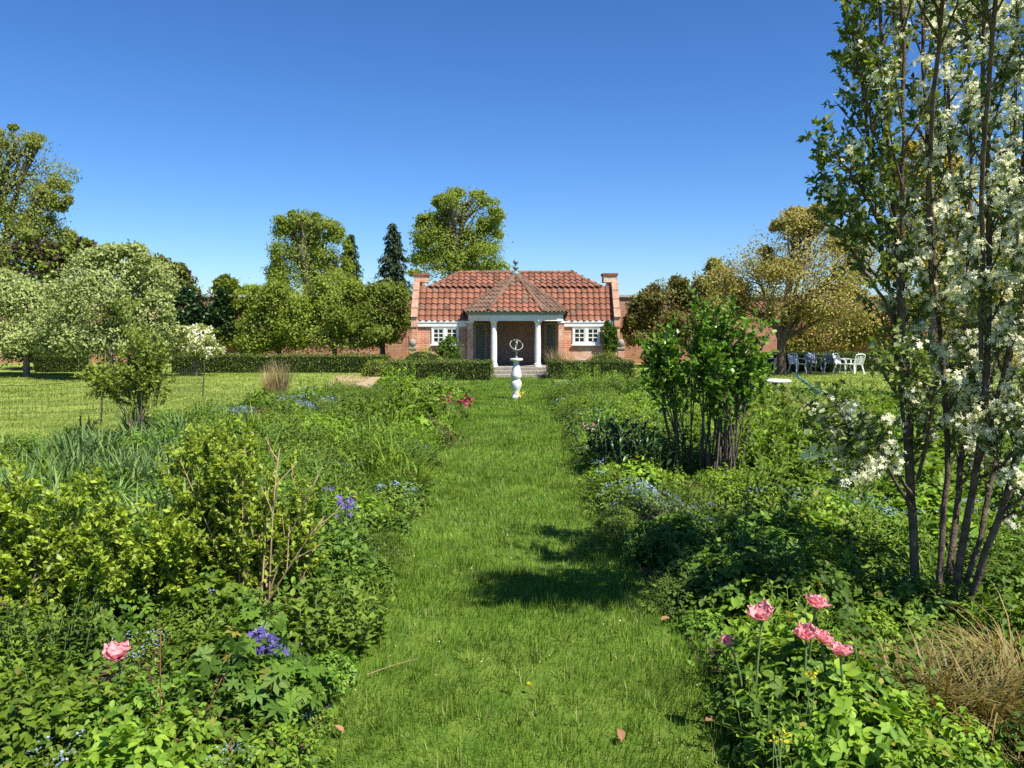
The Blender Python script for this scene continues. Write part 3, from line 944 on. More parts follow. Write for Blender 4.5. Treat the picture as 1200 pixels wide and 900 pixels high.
# template: (t along the leaf, s across, h out of plane)
T_LEAF2 = (np.array([(0,0,0),(.42,-.5,.07),(1,0,-.06),(.42,.5,.07)]), tri((0,2,1),(0,3,2)))
T_LEAF = (np.array([(0,0,0),(.22,-.36,.05),(.22,.36,.05),(.55,-.46,.05),(.55,0,-.02),(.55,.46,.05),(1,0,-.16)]),
          tri((0,4,1),(0,2,4),(1,4,3),(2,5,4),(3,4,6),(4,5,6)))
T_ROUND = (np.array([(0,0,0),(.10,-.38,.02),(.10,.38,.02),(.5,-.52,.06),(.5,0,-.03),(.5,.52,.06),(.85,-.3,.0),(.85,.3,.0),(1,0,-.08)]),
          tri((0,4,1),(0,2,4),(1,4,3),(2,5,4),(3,4,6),(4,5,7),(4,7,8),(4,8,6)))
T_LANCE = (np.array([(0,-.08,0),(0,.08,0),(.3,-.5,.04),(.3,.5,.04),(.65,-.4,.0),(.65,.4,.0),(1,0,-.2)]),
          tri((0,1,3),(0,3,2),(2,3,5),(2,5,4),(4,5,6)))
T_BLADE = (np.array([(0,-.5,0),(0,.5,0),(.5,-.38,.0),(.5,.38,.0),(1,0,-.22)]), tri((0,1,3),(0,3,2),(2,3,4)))
T_STRAP = (np.array([(0,-.4,0),(0,.4,0),(.35,-.5,.0),(.35,.5,.0),(.7,-.42,-.10),(.7,.42,-.10),(.9,-.2,-.26),(.9,.2,-.26),(1,0,-.42)]),
          tri((0,1,3),(0,3,2),(2,3,5),(2,5,4),(4,5,7),(4,7,6),(6,7,8)))
_f = [(0,0,0)]
for _k in range(5):
    _a = 2*pi*_k/5
    _f += [(.5*cos(_a), .5*sin(_a), .06), (.42*cos(_a+.63), .42*sin(_a+.63)*.6, .0)]
T_STAR = (np.array([(0,0,0)]+[p for k in range(5) for p in ((.36*cos(2*pi*k/5-.4), .36*sin(2*pi*k/5-.4), .03),(.52*cos(2*pi*k/5), .52*sin(2*pi*k/5), .05),(.36*cos(2*pi*k/5+.4), .36*sin(2*pi*k/5+.4), .03))]),
          tri(*[f for k in range(5) for f in ((0,1+3*k,2+3*k),(0,2+3*k,3+3*k))]))
# palmate leaf of seven fingers
_v = [(0,0,0)]; _ff = []
for _k in range(7):
    _a = (_k-3)*.8
    _d = np.array([cos(_a), sin(_a)]); _n = np.array([-sin(_a), cos(_a)])
    for (t_, w_, h_) in ((.55,-.10,.06),(.55,.10,.06),(1.0,0,-.02)):
        q_ = _d*t_*.5 + _n*w_
        _v.append((q_[0], q_[1], h_))
    b_ = 1+3*_k
    _ff += [(0,b_,b_+1),(b_,b_+2,b_+1)]
T_PALM = (np.array(_v), tri(*_ff))

_v = []; _ff = []
for _k, _a in enumerate((-1.15, 0, 1.15)):
    _d = np.array([cos(_a), sin(_a)]); _n = np.array([-sin(_a), cos(_a)])
    _o = np.array([.28, 0])
    b_ = len(_v)
    for (t_, w_, h_) in ((0,0,0),(.22,-.17,.05),(.46,-.19,.02),(.72,0,-.07),(.46,.19,.02),(.22,.17,.05)):
        q_ = _o + _d*t_ + _n*w_
        _v.append((q_[0], q_[1], h_))
    _ff += [(b_,b_+3,b_+2),(b_,b_+2,b_+1),(b_,b_+4,b_+3),(b_,b_+5,b_+4)]
_v += [(0,-.02,0),(0,.02,0)]; _ff += [(len(_v)-2,0,len(_v)-1)]
T_TRI = (np.array(_v), tri(*_ff))

def unit(a):
    a = np.asarray(a, float)
    return a / (np.linalg.norm(a, axis=-1, keepdims=True) + 1e-9)

def scat(T, P, D, Nn, L, W, H=1.0):
    """place a leaf template at each point: direction D, face normal about Nn"""
    tv_, tf_ = T
    n = len(P); k = len(tv_)
    D = unit(D)
    Sd = unit(np.cross(D, Nn) + 1e-6)
    N2 = np.cross(Sd, D)
    L = np.broadcast_to(L, (n,)).astype(float); W = np.broadcast_to(W, (n,)).astype(float)
    H = np.broadcast_to(H, (n,)).astype(float)
    V = (P[:, None] + tv_[None, :, 0, None]*(L[:, None, None]*D[:, None]) + tv_[None, :, 1, None]*(W[:, None, None]*Sd[:, None])
         + tv_[None, :, 2, None]*((L*H)[:, None, None]*N2[:, None]))
    F = (tf_[None] + (np.arange(n)*k)[:, None, None]).reshape(-1, 3)
    return V.reshape(-1, 3), F

def rdir(n, up=0.0, r=None):
    r = r or rng
    d = r.normal(size=(n, 3)); d[:, 2] += up
    return unit(d)

class Plant:
    """collects triangles per material"""
    def __init__(s): s.p = []; s.m = []; s.mats = []
    def add(s, VF, mat):
        if mat not in s.mats: s.mats.append(mat)
        s.p.append(VF); s.m.append(np.full(len(VF[1]), s.mats.index(mat)))
        return s
    def mesh(s, name):
        V, F = join(s.p)
        return np_mesh(name, V, F, s.mats, np.concatenate(s.m))

# leaf colours -------------------------------------------------------
LM = {}
LM["grass"] = leaf_mat("grass_blades", [(.065,.15,.014),(.115,.225,.02),(.165,.28,.03),(.25,.33,.055)], .34, .5, .3, 0, .36, 1.9)
LM["grass_tuft"] = leaf_mat("grass_tuft_blades", [(.09,.18,.014),(.15,.26,.022),(.22,.32,.04),(.34,.34,.13)], .34, .5, .3, 0)
LM["lawn"] = leaf_mat("lawn_blades", [(.16,.215,.035),(.23,.285,.05),(.31,.345,.08)], .3, .55, .25, 0, .25, .8)
LM["bright"] = leaf_mat("bright_green_leaf", [(.085,.17,.015),(.16,.27,.024),(.25,.36,.035)], .36, yell=.018)
LM["mid"] = leaf_mat("mid_green_leaf", [(.05,.115,.012),(.10,.19,.02),(.17,.275,.03)], .32, yell=.015)
LM["dark"] = leaf_mat("dark_green_leaf", [(.015,.042,.010),(.028,.07,.015),(.05,.10,.02)], .2, .35, .5)
LM["blue_green"] = leaf_mat("blue_green_leaf", [(.07,.14,.04),(.12,.20,.06),(.20,.29,.08)], .28, yell=.03)
LM["yellow_green"] = leaf_mat("yellow_green_leaf", [(.17,.245,.022),(.25,.34,.032),(.35,.43,.05)], .38, .45, .35)
LM["lime"] = leaf_mat("lime_leaf", [(.13,.23,.03),(.19,.30,.04),(.24,.34,.05)], .38)
LM["fine"] = leaf_mat("fine_green_leaf", [(.08,.15,.018),(.14,.22,.026),(.21,.29,.04)], .3, yell=.03)
LM["brown"] = leaf_mat("russet_leaf", [(.10,.06,.028),(.15,.10,.04),(.11,.13,.04)], .2)
LM["straw"] = leaf_mat("straw_blade", [(.30,.21,.10),(.42,.31,.16),(.50,.40,.23)], .25, .6, .2)
LM["sedge"] = leaf_mat("sedge_blade", [(.22,.155,.045),(.34,.23,.075),(.19,.22,.05),(.44,.33,.14)], .28, .5, .3)
LM["hedge"] = leaf_mat("box_hedge_leaf", [(.06,.105,.014),(.11,.165,.022),(.18,.24,.036)], .25, .4, .4)
LM["hedge_lime"] = leaf_mat("golden_box_leaf", [(.15,.20,.025),(.23,.28,.035),(.31,.35,.055)], .3)
LM["lilac"] = leaf_mat("lilac_leaf", [(.06,.15,.016),(.12,.235,.024),(.19,.32,.038)], .36, .38, .45)
LM["amel"] = leaf_mat("blossom_tree_leaf", [(.06,.10,.03),(.11,.165,.045),(.19,.25,.06),(.26,.31,.08)], .33, .5, .3)
LM["pear"] = leaf_mat("silver_pear_leaf", [(.21,.255,.09),(.255,.30,.105),(.305,.345,.13)], .3, .6, .2)
LM["smalltree"] = leaf_mat("sapling_leaf", [(.16,.215,.03),(.23,.29,.045),(.31,.36,.065)], .38)
LM["oak"] = leaf_mat("young_oak_leaf", [(.15,.185,.035),(.19,.225,.045),(.24,.265,.06)], .35)
LM["ash"] = leaf_mat("fresh_tree_leaf", [(.16,.215,.03),(.20,.26,.035),(.25,.305,.046)], .36)
LM["copper"] = leaf_mat("copper_leaf", [(.045,.022,.02),(.07,.035,.025),(.06,.05,.025)], .15)
LM["conifer"] = leaf_mat("conifer_needle", [(.022,.045,.016),(.036,.066,.022),(.058,.092,.032)], .1, .6, .2)
LM["olive"] = leaf_mat("olive_wall_leaf", [(.15,.20,.023),(.19,.245,.03),(.24,.295,.042)], .34)
LM["bronze"] = leaf_mat("bronze_cherry_leaf", [(.36,.27,.09),(.50,.40,.13),(.40,.38,.11),(.60,.50,.22)], .35)
LM["yolive"] = leaf_mat("yellow_olive_leaf", [(.18,.185,.035),(.25,.25,.05),(.33,.32,.08)], .32)
LM["gold"] = leaf_mat("golden_leaf", [(.62,.48,.05),(.75,.60,.09),(.55,.50,.09)], .42)
LM["white_fl"] = leaf_mat("white_petal", [(.88,.86,.58),(.92,.91,.72),(.89,.88,.60)], .42, .6, .2, 0, tint=(1,1,.85))
LM["blue_fl"] = leaf_mat("blue_petal", [(.22,.33,.66),(.34,.46,.78),(.50,.58,.80)], .25, .6, .2, 0, tint=(1,1,1))
LM["purple_fl"] = leaf_mat("purple_petal", [(.12,.08,.36),(.19,.13,.48),(.28,.20,.55)], .25, .6, .2, 0, tint=(1,1,1))
LM["yellow_fl"] = leaf_mat("yellow_petal", [(.62,.52,.03),(.75,.66,.05)], .25, .6, .2, 0, tint=(1,1,.6))
LM["pink_fl"] = leaf_mat("pink_petal", [(.72,.26,.30),(.80,.37,.39),(.87,.50,.48)], .35, .45, .3, .16, tint=(1.1,.85,.85))
LM["red_fl"] = leaf_mat("crimson_petal", [(.35,.03,.08),(.45,.06,.12),(.5,.12,.2)], .25, .5, .3, .1, tint=(1.1,.6,.7))
LM["dead_leaf"] = leaf_mat("fallen_leaf", [(.30,.16,.08),(.36,.20,.10)], .2, .7, .2, .2)

# ------------------------------------------------------------------ herbaceous plants (local origin at the base)
def mound(r, h, n, L, W, T, mat, rise=.5, stems=True, jit=.25):
    P_ = Plant()
    th = rng.uniform(0, 2*pi, n); u = np.sqrt(rng.random(n))
    lump = 1 + .22*np.sin(3*th+rng.uniform(0,6)) + .15*np.sin(5*th+rng.uniform(0,6))
    depth = rng.random(n)**.6
    x = r*u*lump*np.cos(th); y = r*u*lump*np.sin(th)
    z = h*np.sqrt(np.clip(1-u*u*.92, 0, 1))*(.35+.65*depth)*(1+.18*np.sin(7*x/r+1)*np.cos(6*y/r))
    z = np.maximum(z, .015)
    P = np.stack([x, y, z], 1)
    nr = unit(np.stack([x/r*.7, y/r*.7, np.full(n, .8)], 1) + rng.normal(0, jit, (n, 3)))
    D = np.stack([np.cos(th), np.sin(th), np.full(n, rise)], 1)*.6 + rng.normal(0, .55, (n, 3))
    D = unit(D - nr*np.sum(D*nr, 1, keepdims=True)*.6)
    sz = rng.uniform(.6, 1.2, n)
    P_.add(scat(T, P - D*(L*sz*.4)[:, None], D, nr, L*sz, W*sz, rng.uniform(.4,1.8,n)), mat)
    if stems:
        k = max(6, n//25)
        idx = rng.choice(n, k, replace=False)
        P_.add(join([tube(np.array([[P[i,0]*.25, P[i,1]*.25, -.02], [P[i,0]*.75, P[i,1]*.75, P[i,2]*.6], P[i]]), [.004,.003,.002], 3) for i in idx]), M["stem_green"])
    return P_

def stems(ns, h, r, per, L, W, T, mat, lean=.35, smat=None, opp=True, tilt=.35):
    P_ = Plant()
    tubes, LP, LD, LN, LS = [], [], [], [], []
    for i in range(ns):
        a = rng.uniform(0, 2*pi); rr = r*np.sqrt(rng.random())
        b = np.array([rr*.55*cos(a), rr*.55*sin(a), -.02])
        hh = h*rng.uniform(.65, 1.1)
        tip = b + np.array([rr*lean*1.3*cos(a)+rng.normal(0,.03), rr*lean*1.3*sin(a)+rng.normal(0,.03), hh])
        mid = (b+tip)/2 + rng.normal(0, .02, 3)
        path = np.array([b, mid, tip])
        tubes.append(tube(path, [.005,.004,.002], 3))
        for k in range(per):
            t = .15+.85*(k+rng.random()*.5)/per
            p = b*(1-t)**2 + 2*mid*t*(1-t) + tip*t*t
            a0 = rng.uniform(0, 2*pi) if not opp else k*pi/2+a
            for q in ((0, pi) if opp else (0,)):
                an = a0+q+rng.normal(0,.3)
                LP.append(p); LD.append((cos(an), sin(an), tilt+.9*t*t+rng.normal(0,.2))); LN.append((-.4*cos(an)*0+rng.normal(0,.25), rng.normal(0,.25), 1)); LS.append((1.1-.55*t)*rng.uniform(.75,1.15))
        # tuft at the tip
        for k in range(4):
            an = rng.uniform(0, 2*pi)
            LP.append(tip); LD.append((cos(an), sin(an), .9)); LN.append((-cos(an)*.5, -sin(an)*.5, 1)); LS.append(rng.uniform(.35,.6))
    LP = np.array(LP); LS = np.array(LS)
    P_.add(join(tubes), smat or M["stem_green"])
    P_.add(scat(T, LP, np.array(LD), np.array(LN), L*LS, W*LS, rng.uniform(.5,2.,len(LP))), mat)
    return P_

def blades(n, h, r, Wd, mat, spread=.5, T=T_STRAP, droop=1.0):
    P_ = Plant()
    a = rng.uniform(0, 2*pi, n); rr = r*np.sqrt(rng.random(n))
    P = np.stack([rr*np.cos(a), rr*np.sin(a), np.full(n, -.01)], 1)
    a2 = a + rng.normal(0, .7, n)
    sp = np.abs(rng.normal(spread, spread*.4, n))
    D = np.stack([np.cos(a2)*sp, np.sin(a2)*sp, np.ones(n)], 1)
    Nn = np.stack([-np.cos(a2), -np.sin(a2), sp], 1)
    L = h*rng.uniform(.55, 1.15, n)
    P_.add(scat(T, P, D, -Nn*-1, L, Wd*rng.uniform(.7,1.2,n), rng.uniform(.2,1.4,n)*droop), mat)
    return P_

def blooms(P_, r, h, n, size, mat, spread=.8):
    """small flowers scattered over the top of a plant, drawn together in sprays"""
    th = rng.uniform(0, 2*pi, n); u = np.sqrt(rng.random(n))*spread
    k = max(3, n//8)
    cth = rng.uniform(0, 2*pi, k); cu = np.sqrt(rng.random(k))*spread
    ci = rng.integers(0, k, n)
    x = r*cu[ci]*np.cos(cth[ci]) + rng.normal(0, .028, n); y = r*cu[ci]*np.sin(cth[ci]) + rng.normal(0, .028, n)
    uu = np.clip(np.hypot(x, y)/r, 0, 1)
    z = h*np.sqrt(1-uu*uu*.85)*1.02 + rng.uniform(.0, .06, n)
    P = np.stack([x, y, z], 1)
    Nn = unit(np.stack([rng.normal(0,.35,n), rng.normal(-.25,.35,n), np.ones(n)], 1))
    D = unit(np.cross(Nn, rdir(n)))
    s = size*rng.uniform(.7, 1.2, n)
    return scat(T_STAR, P, D, Nn, s, s)

PT = {}   # plant kinds: name -> list of prototypes (name, [(part, mesh, kind)])
def proto(kind, parts): PT.setdefault(kind, []).append(parts)
for v in range(3):
    proto("leafy_mound", [("foliage", mound(.34,.36,560,.060,.034,T_LEAF,LM["bright"]).mesh("foliage"))])
    proto("leafy_mound_mid", [("foliage", mound(.36,.38,620,.055,.03,T_LEAF,LM["mid"]).mesh("foliage"))])
    proto("trifoliate", [("foliage", mound(.34,.40,420,.085,.085,T_TRI,LM["bright"]).mesh("foliage"))])
    proto("trifoliate_mid", [("foliage", mound(.34,.38,420,.08,.08,T_TRI,LM["mid"]).mesh("foliage"))])
    proto("fine_mound", [("foliage", mound(.34,.30,900,.04,.016,T_LEAF2,LM["fine"]).mesh("foliage"))])
    proto("feathery", [("foliage", mound(.36,.34,1300,.055,.008,T_LEAF2,LM["bright"],rise=1.2,jit=.6).mesh("foliage"))])
    proto("phlox", [("foliage", stems(22,.46,.30,8,.085,.026,T_LANCE,LM["bright"]).mesh("foliage"))])
    proto("phlox_mid", [("foliage", stems(22,.50,.30,8,.09,.03,T_LANCE,LM["mid"]).mesh("foliage"))])
    proto("broad", [("foliage", mound(.32,.34,230,.115,.062,T_ROUND,LM["bright"],rise=.7).mesh("foliage"))])
    proto("comfrey", [("foliage", stems(14,.55,.34,7,.17,.062,T_LEAF,LM["bright"],opp=False,tilt=.5).mesh("foliage"))])
    proto("lime_broad", [("foliage", stems(14,.30,.28,5,.11,.06,T_LEAF,LM["lime"]).mesh("foliage"))])
    proto("dark_broad", [("foliage", stems(20,.62,.36,8,.15,.055,T_LEAF,LM["dark"],opp=False,tilt=.6).mesh("foliage"))])
    proto("palmate", [("foliage", mound(.30,.36,150,.13,.13,T_PALM,LM["mid"],jit=.3).mesh("foliage"))])
    proto("iris", [("foliage", blades(46,.46,.16,.022,LM["blue_green"],.28).mesh("foliage"))])
    proto("daylily", [("foliage", blades(70,.50,.14,.016,LM["bright"],.65).mesh("foliage"))])
    proto("russet", [("foliage", mound(.28,.26,420,.038,.022,T_LEAF2,LM["brown"]).mesh("foliage"))])
    fm = mound(.32,.24,420,.05,.018,T_LANCE,LM["fine"])
    fb = blooms(fm,.32,.24,90,.016,None)
    proto("forget", [("foliage", fm.mesh("foliage")), ("blossom", np_mesh("blossom", *fb, LM["blue_fl"]))])
    fm = mound(.30,.22,420,.05,.018,T_LANCE,LM["blue_green"])
    fb = blooms(fm,.30,.24,270,.017,None, 1.0)
    proto("forget_dense", [("foliage", fm.mesh("foliage")), ("blossom", np_mesh("blossom", *fb, LM["blue_fl"]))])
    proto("straw", [("blades", blades(260,.75,.10,.006,LM["straw"],.22,T_STRAP,.5).mesh("blades"))])
    proto("straw_mound", [("blades", blades(420,.75,.14,.008,LM["straw"],.9,T_STRAP,1.8).mesh("blades"))])
    proto("sedge", [("blades", blades(420,.44,.13,.009,LM["sedge"],1.15,T_STRAP,1.2).mesh("blades"))])

# ------------------------------------------------------------------ woody plants
def bez(p0, p1, p2, n=5):
    t = np.linspace(0, 1, n)[:, None]
    return p0*(1-t)**2 + 2*p1*t*(1-t) + p2*t*t

def at_path(path, t):
    s = t*(len(path)-1); i = min(int(s), len(path)-2); f = s-i
    return path[i]*(1-f)+path[i+1]*f, unit(path[i+1]-path[i])

def shoot(p, d, L, up, wob=.08):
    d = unit(d)
    m_ = p + d*L*.5 + rng.normal(0, wob*L*.4, 3)
    e = p + d*L + np.array([0,0,up*L]) + rng.normal(0, wob*L, 3)
    return bez(p, m_, e, 4)

def side(path, t0, t1, n, ang, L, up, taper=.4):
    """side branches along a path"""
    out = []
    for k in range(n):
        t = t0+(t1-t0)*(k+rng.random())/n
        p, d = at_path(path, t)
        o = rng.normal(size=3); o -= d*np.dot(o, d); o = unit(o)
        a = ang*rng.uniform(.7, 1.3)
        out.append((shoot(p, d*cos(a)+o*sin(a), L*rng.uniform(.55,1.15)*(1-taper*t), up), t))
    return out

def leafy(paths, per, T, L, W, t0=.15, spread=.7, up=.25, jit=.0):
    """leaves along twig paths"""
    P, D, N_ = [], [], []
    for pa in paths:
        for k in range(per):
            t = t0+(1-t0)*rng.random()
            p, d = at_path(pa, t)
            o = rng.normal(size=3); o[2] += up
            P.append(p + rng.normal(0, jit, 3) if jit else p); D.append(d*.45+unit(o)*spread); n_ = rng.normal(0, .45, 3); n_[2] += 1; N_.append(n_)
    P = np.array(P); n = len(P)
    s = rng.uniform(.6, 1.2, n)
    return scat(T, P, np.array(D), np.array(N_), L*s, W*s, rng.uniform(.3,1.6,n))

def add_part(parent, name, V, F, mat, kind=None, smooth=False, origin=None):
    if origin is not None: V = V - np.asarray(origin)[None]
    o = link(name, np_mesh(name, V, F, mat, smooth=smooth), parent)
    if kind: o["kind"] = kind
    return o

def crown_tree(name, label, base, Y, lobes, mats, leaf, nper, bark, trunk_r, trunk_top, group=None, cat="tree", clump=.16, flat=.85, depth=1.0, limbs=True, T=T_LEAF2, ydepth=None, fill=.35):
    """base: (px,py)|(x) of the trunk; lobes in photo pixels (px,py,rx,ry[,dy]) at distance Y, given real size there"""
    reseed(label)
    bx = A(base, 375, Y)[0]
    t = thing(name, label, cat, (bx, Y, 0), group=group)
    o0 = np.array([bx, Y, 0.0])
    all_c = []
    lobes = list(lobes)
    for lb in list(lobes):
        for _ in range(rng.integers(3,7)):
            aa = rng.uniform(-.5, pi+.5); f = rng.uniform(.16, .5)
            lobes.append((lb[0]+lb[2]*.92*cos(aa), lb[1]-lb[3]*.92*sin(aa), lb[2]*f, lb[3]*f, rng.normal(0,.5)*lb[2]/FPX*Y*depth))
    for lb in lobes:
        px, py, rx, ry = lb[:4]
        c = A(px, py, Y) - o0
        c[1] += lb[4] if len(lb) > 4 else rng.normal(0, .25)*rx/FPX*Y*depth
        Rx = rx/FPX*Y; Rz = ry/FPX*Y; Ry = Rx*depth
        area = Rx*Rz
        sz = clump*min(Rx, Rz)*1.0 + .05*max(Rx,Rz)
        n = int(max(8, nper*Rx*Rz/(sz*sz)*.16))
        d = rdir(n)
        rad = np.where(rng.random(n) < fill, rng.random(n)**.5*.8, rng.uniform(.66, 1.06, n))
        C = c[None] + d*rad[:, None]*np.array([Rx, Ry, Rz])[None]
        C[:, 2] = np.maximum(C[:, 2], .12)
        all_c.append((C, c, sz, np.array([Rx,Ry,Rz])))
    Vp = []
    for mi, mname in enumerate(mats):
        PP, NN, DD = [], [], []
        for C, c, sz, R in all_c:
            for i in range(len(C)):
                if (i % len(mats)) != mi: continue
                m_ = max(7, int(rng.uniform(.6,1.4)*3.4*(sz/leaf)**2))
                m_ = min(m_, 75)
                off = rng.normal(0, 1, (m_, 3))*sz*np.array([1,1,.66])*.86
                off *= np.where(rng.random(m_) < .10, rng.uniform(1.2,1.7,m_), 1.0)[:, None]
                out = unit((C[i]-c)/R + 1e-5)
                PP.append(C[i]+off)
                NN.append(out*1.0 + rng.normal(0,.42,(m_,3)) + np.array([0,0,.6]))
                DD.append(rng.normal(0,1,(m_,3)) + out*.3 + np.array([0,0,-.15]))
        P = np.concatenate(PP); Nn = np.concatenate(NN); D = np.concatenate(DD)
        P[:, 2] = np.maximum(P[:, 2], .05)
        s = rng.uniform(.6, 1.3, len(P))
        VF = scat(T, P, D, Nn, leaf*s, leaf*.62*s, rng.uniform(.3,1.6,len(P)))
        add_part(t, "crown", *VF, LM[mname], "stuff")
    # trunk and limbs
    zt = A(base, trunk_top, Y)[2]
    tp = np.array([[0,0,-.1],[rng.normal(0,.04)*zt,rng.normal(0,.04)*zt,zt*.5],[rng.normal(0,.05)*zt,rng.normal(0,.05)*zt,zt]])
    tb = [tube(bez(tp[0],tp[1],tp[2],6), np.linspace(trunk_r*1.15, trunk_r*.6, 6), 8)]
    if limbs:
        for C, c, sz, R in all_c[:max(3, len(all_c)//4)]:
            st, _ = at_path(bez(tp[0],tp[1],tp[2],6), rng.uniform(.55,1.0))
            mid = (st+c)/2 + np.array([0,0,.12*abs(c[2]-st[2])])
            br = bez(st, mid, c, 5)
            tb.append(tube(br, np.linspace(trunk_r*.5, trunk_r*.18, 5), 6))
            for i in rng.choice(len(C), min(len(C), 22), replace=False):
                s0, _ = at_path(br, rng.uniform(.4, 1))
                tb.append(tube(bez(s0, (s0+C[i])/2+rng.normal(0,.05,3)*R, C[i], 4), np.linspace(trunk_r*.15, trunk_r*.03, 4), 4))
    add_part(t, "trunk", *join(tb), bark, smooth=True)
    return t

def conifer(label, base, Y, top, r_px, bottom, dens=1.0):
    reseed(label)
    bx = A(base, 375, Y)[0]
    t = thing("conifer_tree", label, "tree", (bx, Y, 0), group=None)
    zt = A(base, top, Y)[2]; zb = A(base, bottom, Y)[2]
    R = r_px/FPX*Y
    tb = [tube(np.array([[0,0,-.1],[0,0,zt*.5],[.05,0,zt]]), [.28,.2,.03], 7)]
    PP, DD, NN = [], [], []
    z = zb
    while z < zt:
        f = (zt-z)/(zt-zb)
        rr = R*(f**.85)*rng.uniform(.8,1.15)+.05
        nb = 9 if f > .15 else 5
        for k in range(nb):
            a = 2*pi*(k+rng.random())/nb
            L = rr*rng.uniform(.55,1.2)
            s0 = np.array([0,0,z]); e = np.array([cos(a)*L, sin(a)*L, z-.22*L+rng.normal(0,.05)])
            mid = np.array([cos(a)*L*.55, sin(a)*L*.55, z+.04*L])
            br = bez(s0, mid, e, 5)
            if rng.random() < .5: tb.append(tube(br, np.linspace(.05,.012,5), 4))
            n = int(max(8, 26*L*dens))
            for q in range(n):
                p, d = at_path(br, rng.uniform(.12,1))
                PP.append(p+rng.normal(0,.06,3)); sd = np.array([-sin(a),cos(a),0])*rng.choice([-1,1])
                DD.append(d*.6+sd*rng.uniform(.2,.9)+np.array([0,0,-.45])); NN.append(rng.normal(0,.4,3)+np.array([0,0,1]))
        z += (zt-zb)/19*rng.uniform(.7,1.3)*(.45+.8*f)
    n = len(PP)
    s = rng.uniform(.6,1.3,n)
    add_part(t, "crown", *scat(T_LEAF2, np.array(PP), np.array(DD), np.array(NN), .34*s, .11*s), LM["conifer"], "stuff")
    add_part(t, "trunk", *join(tb), M["bark"])
    return t

def hedge(label, x0, x1, y0, y1, h, mat, dens=900, leaf=.055, name="box_hedge", dome=False, wob=.03):
    cx_, cy_ = (x0+x1)/2, (y0+y1)/2
    t = thing(name, label, "hedge" if not dome else "shrub", (cx_, cy_, 0))
    hx, hy = (x1-x0)/2, (y1-y0)/2
    if dome:
        core = MB().lathe([(.9,0),(.93,.25),(.84,.55),(.6,.8),(.25,.9),(.02,.92)], 14)
        core.v = [(x*hx, y*hy, z*h) for x,y,z in core.v]
        core.build("core", M["soil"] if False else HCORE, t)
        n = int(dens*(2*pi*(hx*hy+h*(hx+hy)/2)*.6))
        d = rdir(n); d[:,2] = np.abs(d[:,2])
        P = d*np.array([hx,hy,h])*rng.uniform(.90,1.05,n)[:,None]*(1+.05*np.sin(d[:,0:1]*9)+.05*np.cos(d[:,1:2]*8))
        nr = unit(d/np.array([hx,hy,h]))
    else:
        core = MB().box(-hx+.05,hx-.05,-hy+.05,hy-.05,0,h-.06)
        core.build("core", HCORE, t)
        fs = [((0,0,1),2*hx,2*hy,h),((0,-1,0),2*hx,h,hy),((0,1,0),2*hx,h,hy),((-1,0,0),2*hy,h,hx),((1,0,0),2*hy,h,hx)]
        PP, NN = [], []
        for nn, a, b, c in fs:
            n = int(dens*a*b*(.5 if nn[1] == 1 else 1))
            u = rng.uniform(-a/2, a/2, n); v_ = rng.uniform(0, b, n); w = c + rng.normal(-.02, wob, n) + .02*np.sin(u*3.1)+.015*np.sin(v_*9+u*5)
            if nn[2]: P = np.stack([u, v_-b/2, w], 1)
            elif nn[1]: P = np.stack([u, nn[1]*w, v_], 1)
            else: P = np.stack([nn[0]*w, u, v_], 1)
            PP.append(P); NN.append(np.tile(np.array(nn, float), (n,1)))
        P = np.concatenate(PP); nr = np.concatenate(NN)
    n = len(P)
    P[:,2] = np.maximum(P[:,2], .02)
    D = unit(rng.normal(0,1,(n,3))+nr*.5)
    s = rng.uniform(.6,1.3,n)
    add_part(t, "foliage", *scat(T_LEAF2, P, D, nr+rng.normal(0,.5,(n,3)), leaf*s, leaf*.6*s), LM[mat], "stuff")
    return t
HCORE = solid_mat("hedge_twigs", (.012,.02,.006), (.03,.04,.012), 20, .95, .05)

# ================================================================== background trees
TREES = "trees beyond the garden wall"
crown_tree("oak_tree", "tall airy oak with young yellow-green leaves beyond the pale trees", 8, 55,
    [(20,195,42,36),(0,240,45,45),(42,250,32,32),(62,232,20,20),(30,292,48,30),(-45,230,60,70),(18,165,26,13),(55,275,24,18)], ["oak"], .16, 22, M["bark"], .5, 260, fill=.3)
crown_tree("copper_beech", "dark copper-leaved tree between the oak and the pale weeping tree", 68, 50, [(62,302,34,20),(85,298,22,14),(40,315,34,22)], ["copper","olive"], .28, 30, M["bark"], .3, 320)
crown_tree("copper_beech", "low copper and olive tree on the skyline right of the weeping tree", 195, 62, [(190,326,26,18),(172,318,18,12),(214,332,15,14),(205,340,25,12)], ["copper","olive"], .26, 30, M["bark"], .3, 335)
crown_tree("distant_tree", "small round hazy-green tree far off above the garden wall", 268, 90, [(268,336,12,11),(262,342,14,8)], ["ash"], .35, 30, M["bark"], .3, 340)
crown_tree("distant_tree", "low bushy tree line just above the climber-covered wall", 302, 80, [(292,345,16,7),(312,344,14,6)], ["ash"], .3, 30, M["bark"], .3, 345)
crown_tree("ash_tree", "large fresh green tree rising behind the dark row of wall trees", 362, 60,
    [(357,282,30,26),(382,296,24,32),(337,290,18,32),(362,322,42,24),(371,262,18,11),(395,320,14,24),(340,262,10,12),(352,310,30,30)], ["ash"], .16, 24, M["bark"], .45, 290, fill=.35)
conifer("dark conifer half hidden by the fresh green tree", 412, 62, 274, 19, 350)
conifer("dark pointed conifer standing alone next to the pavilion chimney", 462, 58, 261, 29, 350, 1.0)
conifer("dark conifer peeping out of the fresh green tree", 326, 64, 286, 19, 350)
